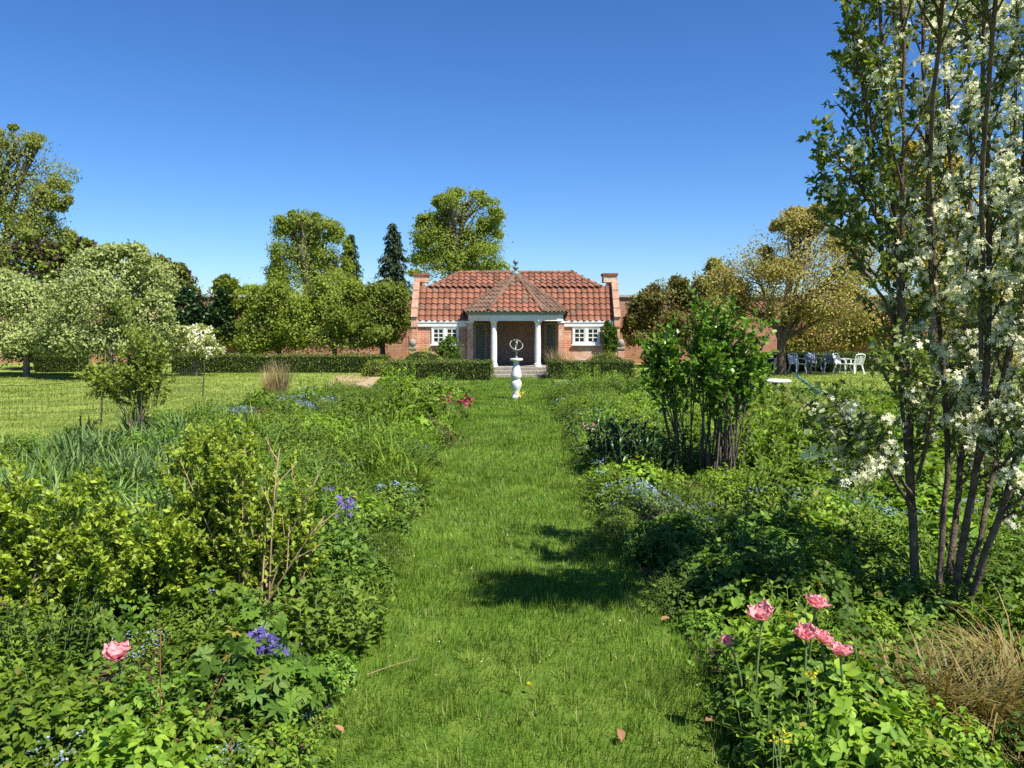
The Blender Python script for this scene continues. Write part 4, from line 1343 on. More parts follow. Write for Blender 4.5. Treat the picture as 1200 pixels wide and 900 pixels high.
crown_tree("lime_tree", "tall domed lime-green tree directly behind the pavilion", 541, 50,
    [(540,268,40,34),(518,290,28,28),(566,288,24,28),(545,237,28,15),(503,272,15,18),(575,266,14,20),(540,305,50,18),(522,250,20,18),(515,314,32,18),(566,312,32,18)], ["ash"], .135, 24, M["bark"], .45, 275, fill=.4)
# inside the wall, left
PEAR = dict(leaf=.10, nper=40, bark=M["bark_grey"], trunk_r=.11, clump=.13, T=T_LEAF2)
crown_tree("weeping_pear", "broad pale silvery-green weeping tree on the left lawn", 128, 26.5,
    [(135,345,58,40),(95,370,38,36),(172,378,32,40),(150,308,32,17),(125,398,56,18),(110,330,40,28),(180,400,26,22),(85,400,30,20)], ["pear"], trunk_top=380, **PEAR)
crown_tree("weeping_pear", "smaller pale silvery weeping tree cut by the lawn's far corner", 28, 27.5,
    [(32,360,38,36),(12,338,24,20),(55,385,28,24),(-15,385,45,36),(20,398,44,18),(50,402,30,16)], ["pear"], trunk_top=390, **PEAR)
hedge("clipped green hedge block under the pale weeping trees", *[A(22,0,30)[0], A(76,0,30)[0]], 29.8, 30.8, .62, "hedge", 700)
crown_tree("yew_bush", "dark evergreen bushes in the shade behind the weeping tree", 100, 32, [(95,405,30,22),(60,405,36,24),(150,408,40,20),(15,405,40,22)], ["dark"], .13, 22, M["bark"], .1, 410, cat="bush")
crown_tree("flowering_shrub", "cream-white flowering shrub in front of the long hedge", 228, 27.8, [(226,398,22,13),(210,405,16,12),(243,408,14,11)], ["white_fl","smalltree"], .09, 26, M["bark"], .05, 415, cat="shrub")
crown_tree("wall_climber", "dark evergreen climber hugging the brick garden wall", 236, 35.6, [(232,362,28,20),(222,380,18,22),(262,375,12,26)], ["dark"], .16, 26, M["bark"], .08, 385, cat="climber", depth=.35)
crown_tree("wall_climber", "loose green climber next to the dark evergreen on the wall", 283, 35.6, [(285,372,14,24),(270,395,24,14),(300,360,12,16)], ["olive"], .15, 14, M["bark"], .06, 385, cat="climber", depth=.35)
crown_tree("wall_tree", "reddish-tinged tree trained in front of the garden wall", 325, 33.5, [(322,374,34,36),(302,392,20,24),(345,358,28,26),(335,398,38,16),(300,402,24,14)], ["olive"], .11, 44, M["bark"], .12, 395)
crown_tree("wall_tree", "dense dark olive tree with bare trunk next to the pavilion", 449, 32.6, [(432,368,36,34),(452,365,24,32),(420,392,38,16),(455,388,20,18)], ["olive"], .105, 46, M["bark"], .12, 390)
crown_tree("wall_tree", "broad olive-green tree in the middle of the wall row", 392, 33, [(385,364,36,34),(405,360,28,28),(368,384,30,26),(392,396,42,15),(352,380,24,28),(416,384,24,26)], ["olive"], .105, 46, M["bark"], .12, 395)
hedge("long clipped hedge below the dark wall trees", A(188,0,29.6)[0], A(449,0,29.6)[0], 29.4, 30.3, .63, "hedge", 560)
hedge("clipped box hedge left of the pavilion steps", A(450,0,25.8)[0], A(576,0,25.8)[0], 25.6, 26.6, .60, "hedge", 900, .045)
hedge("clipped box hedge right of the pavilion steps", A(643,0,26.4)[0], A(748,0,26.4)[0], 26.2, 27.0, .58, "hedge", 900, .045)
hedge("clipped hedge behind the row of plastic chairs", A(872,0,30.6)[0], A(1230,0,30.6)[0], 30.2, 31.2, .66, "hedge", 560)
hedge("golden-green domed bush below the left pavilion window", -3.75, -2.25, 26.85, 27.75, .93, "hedge_lime", 900, .045, "domed_bush", True)
hedge("golden-green domed bush below the right pavilion window", 2.45, 3.95, 27.1, 28.1, .80, "hedge_lime", 900, .045, "domed_bush", True)
hedge("low golden-green bush at the end of the long hedge", -5.1, -4.0, 27.3, 28.3, .55, "hedge_lime", 900, .045, "domed_bush", True)
crown_tree("small_shrub", "loose green shrub under the left pavilion window", 532, 28.0, [(530,408,12,11),(524,416,12,7)], ["mid"], .07, 20, M["bark"], .02, 415, cat="shrub")
crown_tree("ivy", "dark ivy climbing the right end of the pavilion front", 714, 28.75, [(713,392,7,14),(716,405,7,10)], ["mid"], .08, 22, M["bark"], .015, 400, cat="climber", depth=.3)
# inside the wall, right
crown_tree("wall_bush", "grey-olive spiky bush in front of the wall next to the pavilion", 785, 33, [(786,345,22,18),(766,368,22,24),(806,352,16,22),(775,390,30,20),(812,395,26,22),(755,375,13,24),(740,390,10,15)], ["olive","yolive","brown"], .11, 36, M["bark"], .1, 380, cat="bush")
crown_tree("wall_tree", "yellow-olive tree between the spiky bush and the cherry", 838, 34, [(835,332,20,22),(822,352,22,20),(850,360,22,26),(830,385,30,20)], ["yolive"], .11, 40, M["bark"], .12, 370)
crown_tree("cherry_tree", "wide airy cherry with bronze young leaves above the plastic chairs", 917, 28.4,
    [(935,292,52,34),(885,318,38,34),(985,318,44,40),(945,262,34,16),(900,362,42,24),(985,365,42,26),(855,350,22,28),(1010,290,22,20),(940,340,60,34)], ["bronze","bronze","yolive"], .085, 30, M["bark_dark"], .17, 385, clump=.15, fill=.3)
crown_tree("wall_climber", "russet and green climbers on the wall behind the chairs", 1000, 35.5, [(985,390,40,24),(1040,380,36,28),(940,404,18,10),(1090,380,40,30),(960,380,24,20)], ["bronze","olive"], .11, 30, M["bark"], .05, 395, cat="climber", depth=.3)
crown_tree("golden_tree", "golden-yellow tree showing behind the white blossom tree", 1095, 20, [(1085,228,34,60),(1072,300,32,40),(1118,330,36,40),(1078,190,20,24),(1190,390,30,60),(1140,270,36,54)], ["gold","gold","yolive"], .08, 40, M["bark"], .1, 330)
crown_tree("garden_tree", "dense mid-green tree behind the trunk of the golden tree", 1150, 31.8, [(1125,372,40,40),(1180,350,40,52),(1230,340,50,70),(1160,405,60,20)], ["olive"], .11, 40, M["bark"], .16, 380)

# ================================================================== multi-stemmed shrubs
def bush(name, label, bases, Y, lobes, nst, sides, sl, per, T, L, W, mat, bark, r0, cat="shrub", twigs=0, up=.15, depth=.8, loc=None, bend=.35, t0=.35, leafup=.25, bj=.06):
    reseed(label)
    base0 = np.array([*bases[0], 0.0])
    t = thing(name, label, cat, base0)
    tb, paths = [], []
    lob = []
    for lb in lobes:
        c = A(lb[0], lb[1], lb[4] if len(lb) > 4 else Y); R = np.array([lb[2], 0, lb[3]])/FPX*c[1]; R[1] = R[0]*depth
        lob.append((c, R))
    wts = np.array([R[0]*R[2] for c, R in lob]); wts /= wts.sum()
    for i in range(nst):
        li = rng.choice(len(lob), p=wts)
        c, R = lob[li]
        tgt = c + rdir(1)[0]*R*rng.uniform(.35, 1.0)
        d2 = [np.hypot(b[0]-tgt[0], b[1]-tgt[1]) + rng.uniform(0,.5) for b in bases]
        b = np.array([*bases[int(np.argmin(d2))], -.04]) + np.array([rng.normal(0,bj), rng.normal(0,bj), 0])
        mid = b*(1-bend) + tgt*bend; mid[2] = b[2] + (tgt[2]-b[2])*(bend+.22)
        mid += rng.normal(0, .05, 3)
        st = bez(b, mid, tgt, 7)
        tb.append(tube(st, np.linspace(r0*rng.uniform(.7,1.2), r0*.22, 7), 5))
        sd = side(st, float(np.clip(t0+rng.normal(0,.12), .1, .8)), 1, sides, .75, sl, up)
        for pa, tt in sd:
            tb.append(tube(pa, np.linspace(r0*.25, r0*.08, 4), 3))
            paths.append(pa)
            if twigs:
                for pb, _ in side(pa, .3, 1, twigs, .7, sl*.5, up):
                    tb.append(tube(pb, np.linspace(r0*.1, r0*.05, 4), 3)); paths.append(pb)
        paths.append(st[-3:])
    V, F = leafy(paths, per, T, L, W, .1, .8, leafup)
    V[:, 2] = np.maximum(V[:, 2], .02)
    add_part(t, "foliage", V, F, LM[mat], "stuff", origin=base0)
    add_part(t, "stems", *join(tb), bark, origin=base0)
    return t

def g2(px, py): return tuple(G(px, py)[:2])
bush("lilac_bush", "leafy green lilac bush on bare fanned stems by the grass path", [g2(848,566), g2(800,558), g2(838,560)], 9.6,
    [(798,395,40,36),(860,392,38,38),(770,425,24,30),(886,425,22,34),(828,430,50,26),(758,400,14,20),(835,368,34,16)], 50, 12, .36, 13, T_ROUND, .056, .044, "lilac", M["bark"], .014, t0=.58, depth=.7, bj=.08)
bush("young_tree", "slim young tree with small green leaves at the lawn edge", [g2(163,521)], 12.6,
    [(155,362,34,24),(150,400,44,32),(172,430,36,30),(188,395,22,28),(130,435,22,24)], 18, 11, .42, 11, T_LEAF2, .055, .036, "smalltree", M["bark"], .008, bj=.02, t0=.55, cat="tree", twigs=3, bend=.25)
bush("green_shrub", "upright yellow-green shrub with bare tan stems in the front border", [g2(300,725), g2(255,700), g2(345,705)], 5.3,
    [(300,545,60,40),(250,590,50,50),(340,600,40,40),(290,640,70,45),(215,560,36,40)], 70, 11, .24, 13, T_LEAF2, .042, .025, "yellow_green", M["twig_tan"], .009, t0=.25, depth=.6, twigs=1)
bush("green_shrub", "wide bushy yellow-green shrub behind the pink tulip", [g2(95,735), g2(30,745), g2(160,720), g2(200,715)], 4.9,
    [(60,590,44,36),(10,630,50,60),(120,630,50,44),(160,670,60,44),(50,680,70,40),(200,625,36,40),(-40,600,60,80),(95,565,16,24),(30,560,14,20)], 76, 11, .24, 14, T_LEAF2, .044, .027, "yellow_green", M["bark"], .009, t0=.2, depth=.6, twigs=1)
bush("green_shrub", "small upright yellow-green shrub near the iris leaves", [g2(232,575)], 8.8,
    [(225,520,34,28),(262,510,26,26),(240,545,40,24)], 40, 10, .22, 12, T_LEAF2, .05, .03, "yellow_green", M["twig_tan"], .008, t0=.25, depth=.8)
# dry bare branches
for (lab, base, pts) in (("bare tan branch forking out of the front shrub", (300,725), [((330,640),(372,558)),((345,650),(380,605)),((318,580),(328,525))]),):
    b0 = np.array([*g2(*base), 0.0])
    t_ = thing("dry_branch", lab, "branch", b0)
    tb = []
    yy = b0[1]
    for (a_, c_) in pts:
        p1 = A(*a_, yy+rng.uniform(-.2,.1)); p2 = A(*c_, yy+rng.uniform(-.35,.1))
        pa = bez(b0+np.array([rng.normal(0,.03),0,-.03]), p1, p2, 7)
        tb.append(tube(pa, np.linspace(.007,.0025,7), 5))
        for q, _ in side(pa, .4, 1, 5, .6, .25, .2): tb.append(tube(q, np.linspace(.005,.002,4), 3))
    add_part(t_, "branches", *join(tb), M["twig_tan"], origin=b0)

# ------------------------------------------------------------------ white blossom tree
def blossom_tree():
    reseed("blossom 3")
    base = np.array([*g2(1102,732), 0.0])
    t = thing("blossom_tree", "tall multi-stemmed tree with white blossom clusters over the border", "tree", base)
    ST = [[(1074,730,5.1),(1070,600,5.05),(1066,500,5.0),(1058,380,5.0),(1043,200,5.1),(1032,40,5.2),(1028,-90,5.3)],
          [(1096,728,5.05),(1106,620,5.1),(1112,500,5.2),(1098,350,5.2),(1088,200,5.2),(1082,50,5.2),(1078,-110,5.3)],
          [(1103,732,5.2),(1122,600,5.35),(1138,480,5.5),(1122,300,5.5),(1108,150,5.5),(1108,-70,5.6)],
          [(1112,735,5.0),(1138,600,4.85),(1158,430,4.8),(1162,280,4.8),(1148,100,4.8),(1158,-110,4.8)],
          [(1118,735,5.1),(1150,620,5.2),(1178,500,5.3),(1192,330,5.4),(1188,100,5.5),(1200,-100,5.5)],
          [(1124,735,4.95),(1160,640,4.8),(1212,480,4.6),(1240,300,4.5),(1262,50,4.5),(1270,-60,4.5)],
          [(1070,640,5.05),(1052,420,5.2),(1030,260,5.3),(1008,90,5.4),(1000,-40,5.5)],
          [(1068,520,5.0),(1052,330,4.9),(1060,160,4.8),(1058,0,4.8),(1052,-100,4.8)],
          [(1140,560,4.9),(1180,420,4.7),(1225,260,4.6),(1225,80,4.6),(1220,-60,4.6)],
          [(1150,420,4.8),(1150,200,4.6),(1165,0,4.1),(1185,-140,3.85),(1190,-260,3.7)],
          [(1090,330,5.1),(1090,120,4.6),(1115,-70,4.1),(1130,-210,3.9)],
          [(1190,300,5.2),(1205,60,4.4),(1235,-120,3.9),(1245,-270,3.7)],
          [(1130,540,5.4),(1135,330,5.7),(1140,160,5.9),(1132,0,6.0),(1130,-90,6.0)]]
    EX = [[(1056,300,5.1),(1022,240,4.9),(1000,205,4.8),(968,168,4.8)],
          [(1056,330,5.1),(1010,270,4.9),(995,240,4.8),(970,226,4.8)],
          [(1066,540,5.0),(1020,515,4.8),(985,505,4.7),(958,508,4.7)],
          [(1068,580,5.0),(1030,520,4.8),(1000,490,4.7),(965,478,4.7)],
          [(1070,600,5.0),(1040,545,4.8),(1010,530,4.7),(1000,560,4.7)],
          [(1052,380,5.1),(1020,330,4.9),(1005,300,4.8),(985,270,4.8)],
          [(1045,200,5.1),(1020,140,5.0),(1010,90,4.9),(995,35,4.9)],
          [(1075,560,5.0),(1095,480,4.7),(1080,440,4.6),(1050,430,4.5)],
          [(1150,560,4.9),(1180,540,4.6),(1205,510,4.5),(1240,500,4.4)],
          [(1160,620,5.1),(1190,600,4.9),(1230,590,4.8)]]
    def smooth(pts):
        P = np.array([A(*p) for p in pts])
        tt = np.linspace(0, 1, len(P)); t2 = np.linspace(0, 1, len(P)*3)
        Q = np.stack([np.interp(t2, tt, P[:, k]) for k in range(3)], 1)
        K = np.array([.25,.5,.25])
        for _ in range(3):
            Q[1:-1] = Q[:-2]*.25+Q[1:-1]*.5+Q[2:]*.25
        return Q + rng.normal(0, .006, Q.shape)
    tb, paths, tips = [], [], []
    for i, s_ in enumerate(ST):
        Q = smooth(s_)
        if i < 6: Q[0, 2] = -.05
        r0 = ((.030,.021,.024,.027,.019,.024)[i] if i < 6 else .014)
        tb.append(tube(Q, np.linspace(r0, .008, len(Q)), 7))
        n = 36 if i < 6 else (40 if i in (9,10,11) else 24)
        for pa, tt in side(Q, .24 if i < 6 else (.45 if i in (9,10,11) else .2), 1, n, .55, .66 if i in (9,10,11) else .40, .25, .25):
            tb.append(tube(pa, np.linspace(.008,.003,4), 4))
            paths.append(pa)
            for pb, _ in side(pa, .25, 1, 5, .7, .19, .2):
                tb.append(tube(pb, np.linspace(.003,.0015,4), 3)); paths.append(pb); tips.append(pb[-1])
    bl = []
    for i, s_ in enumerate(EX):
        Q = smooth(s_)
        tb.append(tube(Q, np.linspace(.012,.004,len(Q)), 5))
        for pa, tt in side(Q, .25, 1, 17, .75, .20, .2, .2):
            tb.append(tube(pa, np.linspace(.005,.002,4), 3)); paths.append(pa)
            for pb, _ in side(pa, .3, 1, 2, .7, .14, .2): paths.append(pb); tips.append(pb[-1])
        if i in (2,3,4): bl += [Q[k] + rng.normal(0,.05,3) for k in (4,5,6,7,8,9,10,11) for _ in range(2)]
    V, F = leafy(paths, 10, T_LEAF2, .046, .032, .1, .8, .15)
    add_part(t, "crown", V, F, LM["amel"], "stuff", origin=base)
    add_part(t, "trunk", *join(tb), M["bark_dark"], origin=base, smooth=True)
    tips = np.array(tips)
    px, py = proj(tips)
    p_ = np.clip((px-985)/130, .04, 1)*.56
    sel = tips[rng.random(len(tips)) < p_]
    C = np.concatenate([sel, np.array(bl)])
    P, Nn = [], []
    for c in C:
        k = rng.integers(14, 30)
        d = rdir(k, .5)
        P.append(c + d*rng.uniform(.015,.07,k)[:, None]); Nn.append(d+rng.normal(0,.3,(k,3)))
    P = np.concatenate(P); Nn = np.concatenate(Nn)
    D = np.cross(Nn, rdir(len(P)))
    s = rng.uniform(.024,.04,len(P))
    add_part(t, "blossom", *scat(T_STAR, P, D, Nn, s, s, 1.6), LM["white_fl"], "stuff", origin=base)
blossom_tree()

# ================================================================== border planting
LABEL = {
 "leafy_mound": ("leafy_perennial", "bright green leafy perennial mound", "perennial"),
 "leafy_mound_mid": ("leafy_perennial", "mid-green leafy perennial mound", "perennial"),
 "trifoliate": ("trefoil_plant", "mound of bright green three-lobed leaves", "perennial"),
 "trifoliate_mid": ("trefoil_plant", "mound of mid-green three-lobed leaves", "perennial"),
 "fine_mound": ("cushion_plant", "low cushion of fine small green leaves", "perennial"),
 "feathery": ("feathery_plant", "feathery light green tuft of thread-like leaves", "perennial"),
 "phlox": ("phlox_clump", "clump of upright stems with narrow bright leaves", "perennial"),
 "phlox_mid": ("phlox_clump", "clump of upright stems with narrow darker leaves", "perennial"),
 "broad": ("broad_leaf_plant", "plant with broad rounded green leaves", "perennial"),
 "comfrey": ("comfrey_plant", "coarse plant with long broad green leaves", "perennial"),
 "lime_broad": ("lime_leaf_plant", "low plant with large lime-green pointed leaves", "perennial"),
 "dark_broad": ("dark_leaf_plant", "tall dark glossy broad-leaved plant", "perennial"),
 "palmate": ("lupin_plant", "lupin with fingered round green leaves", "lupin"),
 "iris": ("iris_clump", "clump of upright blue-green sword leaves", "iris"),
 "daylily": ("daylily_clump", "arching clump of thin bright strap leaves", "daylily"),
 "russet": ("russet_plant", "low russet-brown leaved plant", "perennial"),
 "forget": ("forget_me_not", "forget-me-not plant with scattered pale blue flowers", "forget-me-not"),
 "forget_dense": ("forget_me_not", "forget-me-not plant thickly covered in pale blue flowers", "forget-me-not"),
 "straw": ("dry_grass", "upright tuft of dry straw-coloured grass", "grass clump"),
 "straw_mound": ("dry_grass", "arching mound of dry straw-coloured grass", "grass clump"),
 "sedge": ("sedge_clump", "arching clump of brown and yellow sedge", "sedge"),
}
LAND = {"L": [((138,880),"near the lone pink tulip"),((30,850),"at the front corner below the wide shrub"),((330,830),"among the lupins by the path"),((310,770),"below the purple flowers"),((120,720),"under the wide yellow-green shrub"),
    ((300,700),"under the tan-stemmed shrub"),((400,740),"by the lime-leaved edge of the path"),((420,650),"between tan branches and path"),((120,570),"around the sword-leaved irises"),((163,525),"at the foot of the young tree"),
    ((250,560),"around the small upright shrub"),((400,600),"by the halfway purple flowers"),((480,560),"at the path edge opposite the lilac"),((350,490),"beside the blue forget-me-not drift"),((330,470),"by the dry reed tuft"),
    ((500,520),"around the russet plants"),((545,480),"by the crimson tulips"),((470,460),"near the gravel path"),((430,510),"in mid-border beyond the irises")],
  "R": [((940,880),"around the pink tulips"),((1120,840),"between the sedge clumps"),((1100,740),"at the foot of the blossom tree"),((830,740),"in the blossom tree's shade by the path"),((800,650),"at the path edge before the lilac"),
    ((845,575),"under the lilac bush"),((930,570),"beyond the lilac bush"),((1010,630),"by the blue drift under the blossom"),((1180,640),"behind the blossom tree stems"),((740,560),"by the dark glossy plants"),
    ((920,510),"around the straw-coloured grass mounds"),((1050,520),"below the low blossom branch"),((690,510),"by the pale pink flowers"),((680,470),"at the far end of the path border"),((780,480),"between the lilac and the far hedge"),((860,470),"towards the round white table"),((1180,540),"at the lawn edge behind the blossom tree")]}
def where_text(x, y, side_):
    best = None
    for (q, txt) in LAND[side_]:
        g_ = G(*q); d = math.hypot(g_[0]-x, g_[1]-y)/(1+.08*y)
        if best is None or d < best[0]: best = (d, txt)
    return best[1]
def put(kind, x, y, sc=1.0, where="L", label=None, group=None, zsc=1.0):
    ps = PT[kind]; parts = ps[rng.integers(len(ps))]
    nm, lb, cat = LABEL[kind]
    wt = where_text(x, y, where)
    lab = label or (lb + " " + wt)
    grp = group or (None if label else nm.replace("_"," ") + " " + wt)
    o = thing(nm, None, None, (x, y, 0))
    for pn, me in parts:
        c = link(pn, me, o); c["kind"] = "stuff"
    o.rotation_euler = (0, 0, rng.uniform(0, 2*pi))
    o.scale = (sc, sc, sc*zsc)
    return tag(o, lab, cat, grp)

def pick(table):
    ks = list(table); w = np.array([table[k] for k in ks], float); w /= w.sum()
    return ks[rng.choice(len(ks), p=w)]

def zone_left(px, py):
    if py > 735:
        if px > 330: return {"lime_broad":5,"leafy_mound":1,"forget":.7}
        if px > 265: return {"palmate":5,"forget":1,"lime_broad":1}
        if px > 60: return {"russet":2.2,"trifoliate":1.5,"leafy_mound":.8,"forget":1,"fine_mound":1.2,"palmate":.7,"leafy_mound_mid":1.5}
        return {"broad":2,"leafy_mound":2,"lime_broad":1.5,"forget":.5}
    if py > 640:
        if px > 340: return {"trifoliate":2,"leafy_mound":2,"leafy_mound_mid":2,"lime_broad":2,"phlox":1,"forget":.7}
        return {"forget":1,"fine_mound":1.5,"phlox_mid":1,"daylily":.6,"leafy_mound_mid":1}
    if py > 560:
        if px > 380: return {"daylily":2.2,"phlox":2,"leafy_mound_mid":2,"forget":1.2,"feathery":1.5,"leafy_mound":1}
        if px < 230: return {"iris":5,"daylily":1,"leafy_mound_mid":1}
        return {"leafy_mound_mid":2,"phlox_mid":1.5,"fine_mound":1,"daylily":.6}
    if py > 505:
        if px < 240: return {"iris":6,"leafy_mound_mid":1.5,"fine_mound":.7}
        return {"phlox":2,"feathery":2,"comfrey":1.2,"daylily":2,"leafy_mound":2,"leafy_mound_mid":1.2,"broad":.8,"fine_mound":1,"russet":.5}
    return {"trifoliate":1.2,"leafy_mound":1.2,"fine_mound":2,"phlox":1.5,"feathery":1.2,"phlox_mid":1.2,"forget":.7,"comfrey":.8,"broad":.5}

def zone_right(px, py):
    if py > 735:
        if px > 1010: return {"fine_mound":2,"leafy_mound":2,"leafy_mound_mid":1}
        return {"trifoliate":1.2,"trifoliate_mid":2.5,"leafy_mound":.8,"leafy_mound_mid":2,"phlox":.7,"daylily":.4,"broad":.7,"fine_mound":.6}  # darker leaf kinds favoured by the tulips; half shade put into the colour
    if py > 640:
        if px < 930: return {"trifoliate_mid":1.5,"leafy_mound_mid":2,"broad":1.0,"phlox_mid":1.5,"comfrey":1}
        return {"trifoliate":2,"leafy_mound":2,"phlox":1.5,"broad":.7,"leafy_mound_mid":1.5,"daylily":.4,"forget":.6}
    if py > 565:
        if px < 900: return {"forget":1.2,"leafy_mound":3,"lime_broad":1,"fine_mound":1}
        return {"trifoliate":1.5,"comfrey":1.5,"leafy_mound":1.2,"forget":1,"leafy_mound_mid":1,"fine_mound":1}
    if py > 500:
        if px < 800: return {"fine_mound":2,"leafy_mound_mid":1,"forget":.6,"phlox":.7}
        return {"comfrey":4,"broad":1.5,"phlox":.8,"leafy_mound":1}
    return {"fine_mound":2,"phlox":2,"phlox_mid":1.5,"feathery":1.2,"leafy_mound":1.5,"forget":.7,"comfrey":.7,"leafy_mound_mid":1}

KEEP = []   # clear spots: (x, y, r)
for q in ((138,880),(905,880),(950,890),(985,892)): pass
def fill(poly, where, zone):
    y = 2.9
    while y < 23.6:
        step = .30 + .021*y
        xs = np.arange(-9.5, 11.5, step)
        for x in xs:
            xx = x + rng.uniform(-.35,.35)*step; yy = y + rng.uniform(-.35,.35)*step
            px, py = proj(np.array([xx, yy, .2]))
            if px < -70 or px > 1290: continue
            edge = .05 if (where == "L" or yy > 6) else .24
            if not (in_poly(xx-edge, yy, poly) and in_poly(xx+edge, yy, poly) and in_poly(xx, yy+edge, poly)): continue
            gx, gy = proj(np.array([xx, yy, 0.0]))
            if 1025 < gx < 1240 and 775 < gy < 900: continue
            k = pick(zone(gx, gy))
            sc = rng.uniform(.75, 1.15)*(.82 if yy < 5 else (1.0 if (yy < 8 or xx < -3.2) else 1.2))
            if 750 < gx < 900 and 555 < gy < 625: sc *= .62
            # lower next to the path
            d = abs(abs(xx)-1.0)
            if d < .3: sc *= (.66 if yy < 8 else .8)
            put(k, xx, yy, sc, where, zsc=rng.uniform(.8,1.15))
        y += step*.9
reseed("left bed")
fill(LEFT_BED, "L", zone_left)
reseed("right bed")
fill(RIGHT_BED, "R", zone_right)
reseed("edges")

for poly, w_, sgn in ((LEFT_BED, "L", -1), (RIGHT_BED, "R", 1)):
    y = 3.0
    while y < 21:
        xs_ = [p for p in poly[:9]]
        ex = np.interp(y, [p[1] for p in poly[:9]], [p[0] for p in poly[:9]])
        kk = {"phlox_mid":1.0,"trifoliate_mid":1.2,"fine_mound":1.4,"daylily":1.0,"forget":1.6,"leafy_mound":1.4,"feathery":1.0,"leafy_mound_mid":1}
        put(pick(kk), ex + sgn*(rng.uniform(.02,.14) if y < 8 else rng.uniform(.12,.3))+(.10 if sgn > 0 and y < 5 else 0), y, rng.uniform(.38,.62)*(1 if y < 8 else 1.65), w_, zsc=rng.uniform(.8,1.1))
        y += rng.uniform(.2,.42)*(1+.03*y)

# special clumps picked out from the photograph
SP = [("forget_dense",335,482,1.2,"L"),("forget_dense",360,478,1.2,"L"),("forget_dense",352,488,1.1,"L"),("forget_dense",385,480,1.0,"L"),("forget_dense",262,497,1.1,"L"),("forget_dense",285,494,1.0,"L"),
      ("forget_dense",525,492,.8,"L"),("forget_dense",515,497,.8,"L"),("forget_dense",440,500,.8,"L"),("forget_dense",270,725,.8,"L"),("forget_dense",235,735,.8,"L"),
      ("forget_dense",740,590,.9,"R"),("forget_dense",770,600,.8,"R"),("forget_dense",1010,620,.9,"R"),("forget_dense",1040,630,.9,"R"),("forget_dense",985,610,.8,"R"),
      ("russet",500,518,1.4,"L"),("russet",520,524,1.2,"L"),("russet",478,575,.9,"L"),("russet",305,497,1.2,"L"),
      ("dark_broad",700,548,.9,"R"),("dark_broad",715,556,1.1,"R"),("dark_broad",745,560,1.05,"R"),("dark_broad",772,562,.95,"R"),("dark_broad",735,550,1.0,"R"),
      ("lime_broad",392,738,1.0,"L"),("lime_broad",415,755,.9,"L"),("lime_broad",372,752,1.0,"L"),("lime_broad",400,770,.8,"L"),
      ("palmate",300,815,1.0,"L"),("palmate",325,840,.9,"L"),("palmate",285,850,1.0,"L"),
      ("comfrey",905,560,1.2,"R"),("comfrey",935,565,1.2,"R"),("comfrey",960,555,1.2,"R"),("comfrey",985,565,1.1,"R"),("comfrey",915,585,1.0,"R")]
SP += [("trifoliate",935,880,.85,"R"),("trifoliate_mid",955,890,.9,"R"),("trifoliate",985,895,.95,"R"),("leafy_mound",1015,885,.9,"R"),("leafy_mound_mid",905,850,.8,"R"),("trifoliate",935,845,.95,"R"),
       ("trifoliate_mid",955,850,1.1,"R"),("leafy_mound_mid",1000,840,1.0,"R"),("phlox",925,900,.8,"R"),("fine_mound",915,895,.55,"R"),("daylily",925,905,.6,"R"),("leafy_mound_mid",895,815,.8,"R"),("leafy_mound",925,815,1.1,"R"),
       ("leafy_mound",120,890,.9,"L"),("leafy_mound_mid",165,880,.9,"L"),("leafy_mound",60,890,.9,"L"),("phlox",30,800,.9,"L"),("phlox_mid",60,790,.9,"L")]
for k, px, py, sc, w in SP:
    g_ = G(px, py); put(k, g_[0], g_[1], sc, w)
for k, px, py, sc, lab in (
    ("straw",330,466,1.25,"tall dry reed tuft at the lawn edge of the border"),
    ("straw",316,463,1.0,"shorter dry reed tuft leaning by the tall one"),
    ("straw",651,443,1.35,"tall straw-coloured grass by the pavilion steps"),
    ("straw",664,442,1.2,"straw-coloured grass between the tall tuft and the hedge"),
    ("straw_mound",905,512,1.3,"arching straw-coloured grass mound by the lilac"),
    ("straw_mound",942,510,1.2,"arching straw-coloured grass mound in front of the round table"),
    ("sedge",1112,845,1.0,"wide brown sedge clump at the foot of the blossom tree"),
    ("sedge",1172,850,1.05,"brown sedge clump spreading beyond the wide one"),
    ("sedge",1205,810,1.05,"brown sedge clump behind the spreading ones"),
    ("sedge",1062,835,.95,"small yellowing sedge clump nearest the blossom tree stems")):
    g_ = G(px, py); put(k, g_[0], g_[1], sc, "R", label=lab, group="dry ornamental grasses")

# small flowers standing above the foliage -----------------------------------
def spike_flower(name, label, px, py, Y, n, r, size, mat, cat, T=T_STAR, stemh=True):
    top = A(px, py, Y)
    t = thing(name, label, cat, (top[0], Y, 0))
    h = top[2]
    k = max(3, n//6)
    tb = [tube(np.array([[rng.normal(0,.02),rng.normal(0,.02),-.02],[rng.normal(0,r*.3),rng.normal(0,r*.3),h*.5],[rng.normal(0,r*.6),rng.normal(0,r*.6),h]]), [.004,.003,.002], 4) for _ in range(k)]
    add_part(t, "stem", *join(tb), M["stem_green"])
    a = rng.uniform(0,2*pi,10)
    P = np.zeros((10,3)); D = np.stack([np.cos(a),np.sin(a),np.full(10,1.4)],1)
    add_part(t, "leaf", *scat(T_STRAP, P, D, np.stack([np.cos(a),np.sin(a),np.zeros(10)],1)*-1+np.array([0,0,.6]), h*.7, .03), LM["mid"])
    P = np.stack([rng.normal(0,r*.55,n), rng.normal(0,r*.55,n), h+rng.normal(0,r*.4,n)], 1)
    Nn = rdir(n, .7); D = np.cross(Nn, rdir(n))
    s = size*rng.uniform(.7,1.25,n)
    add_part(t, "blossom", *scat(T, P, D, Nn, s, s, 2.0), mat, "stuff")
    return t
spike_flower("purple_aquilegia", "cluster of deep purple flowers above the lime leaves", 306, 752, 3.9, 60, .07, .035, LM["purple_fl"], "flower")
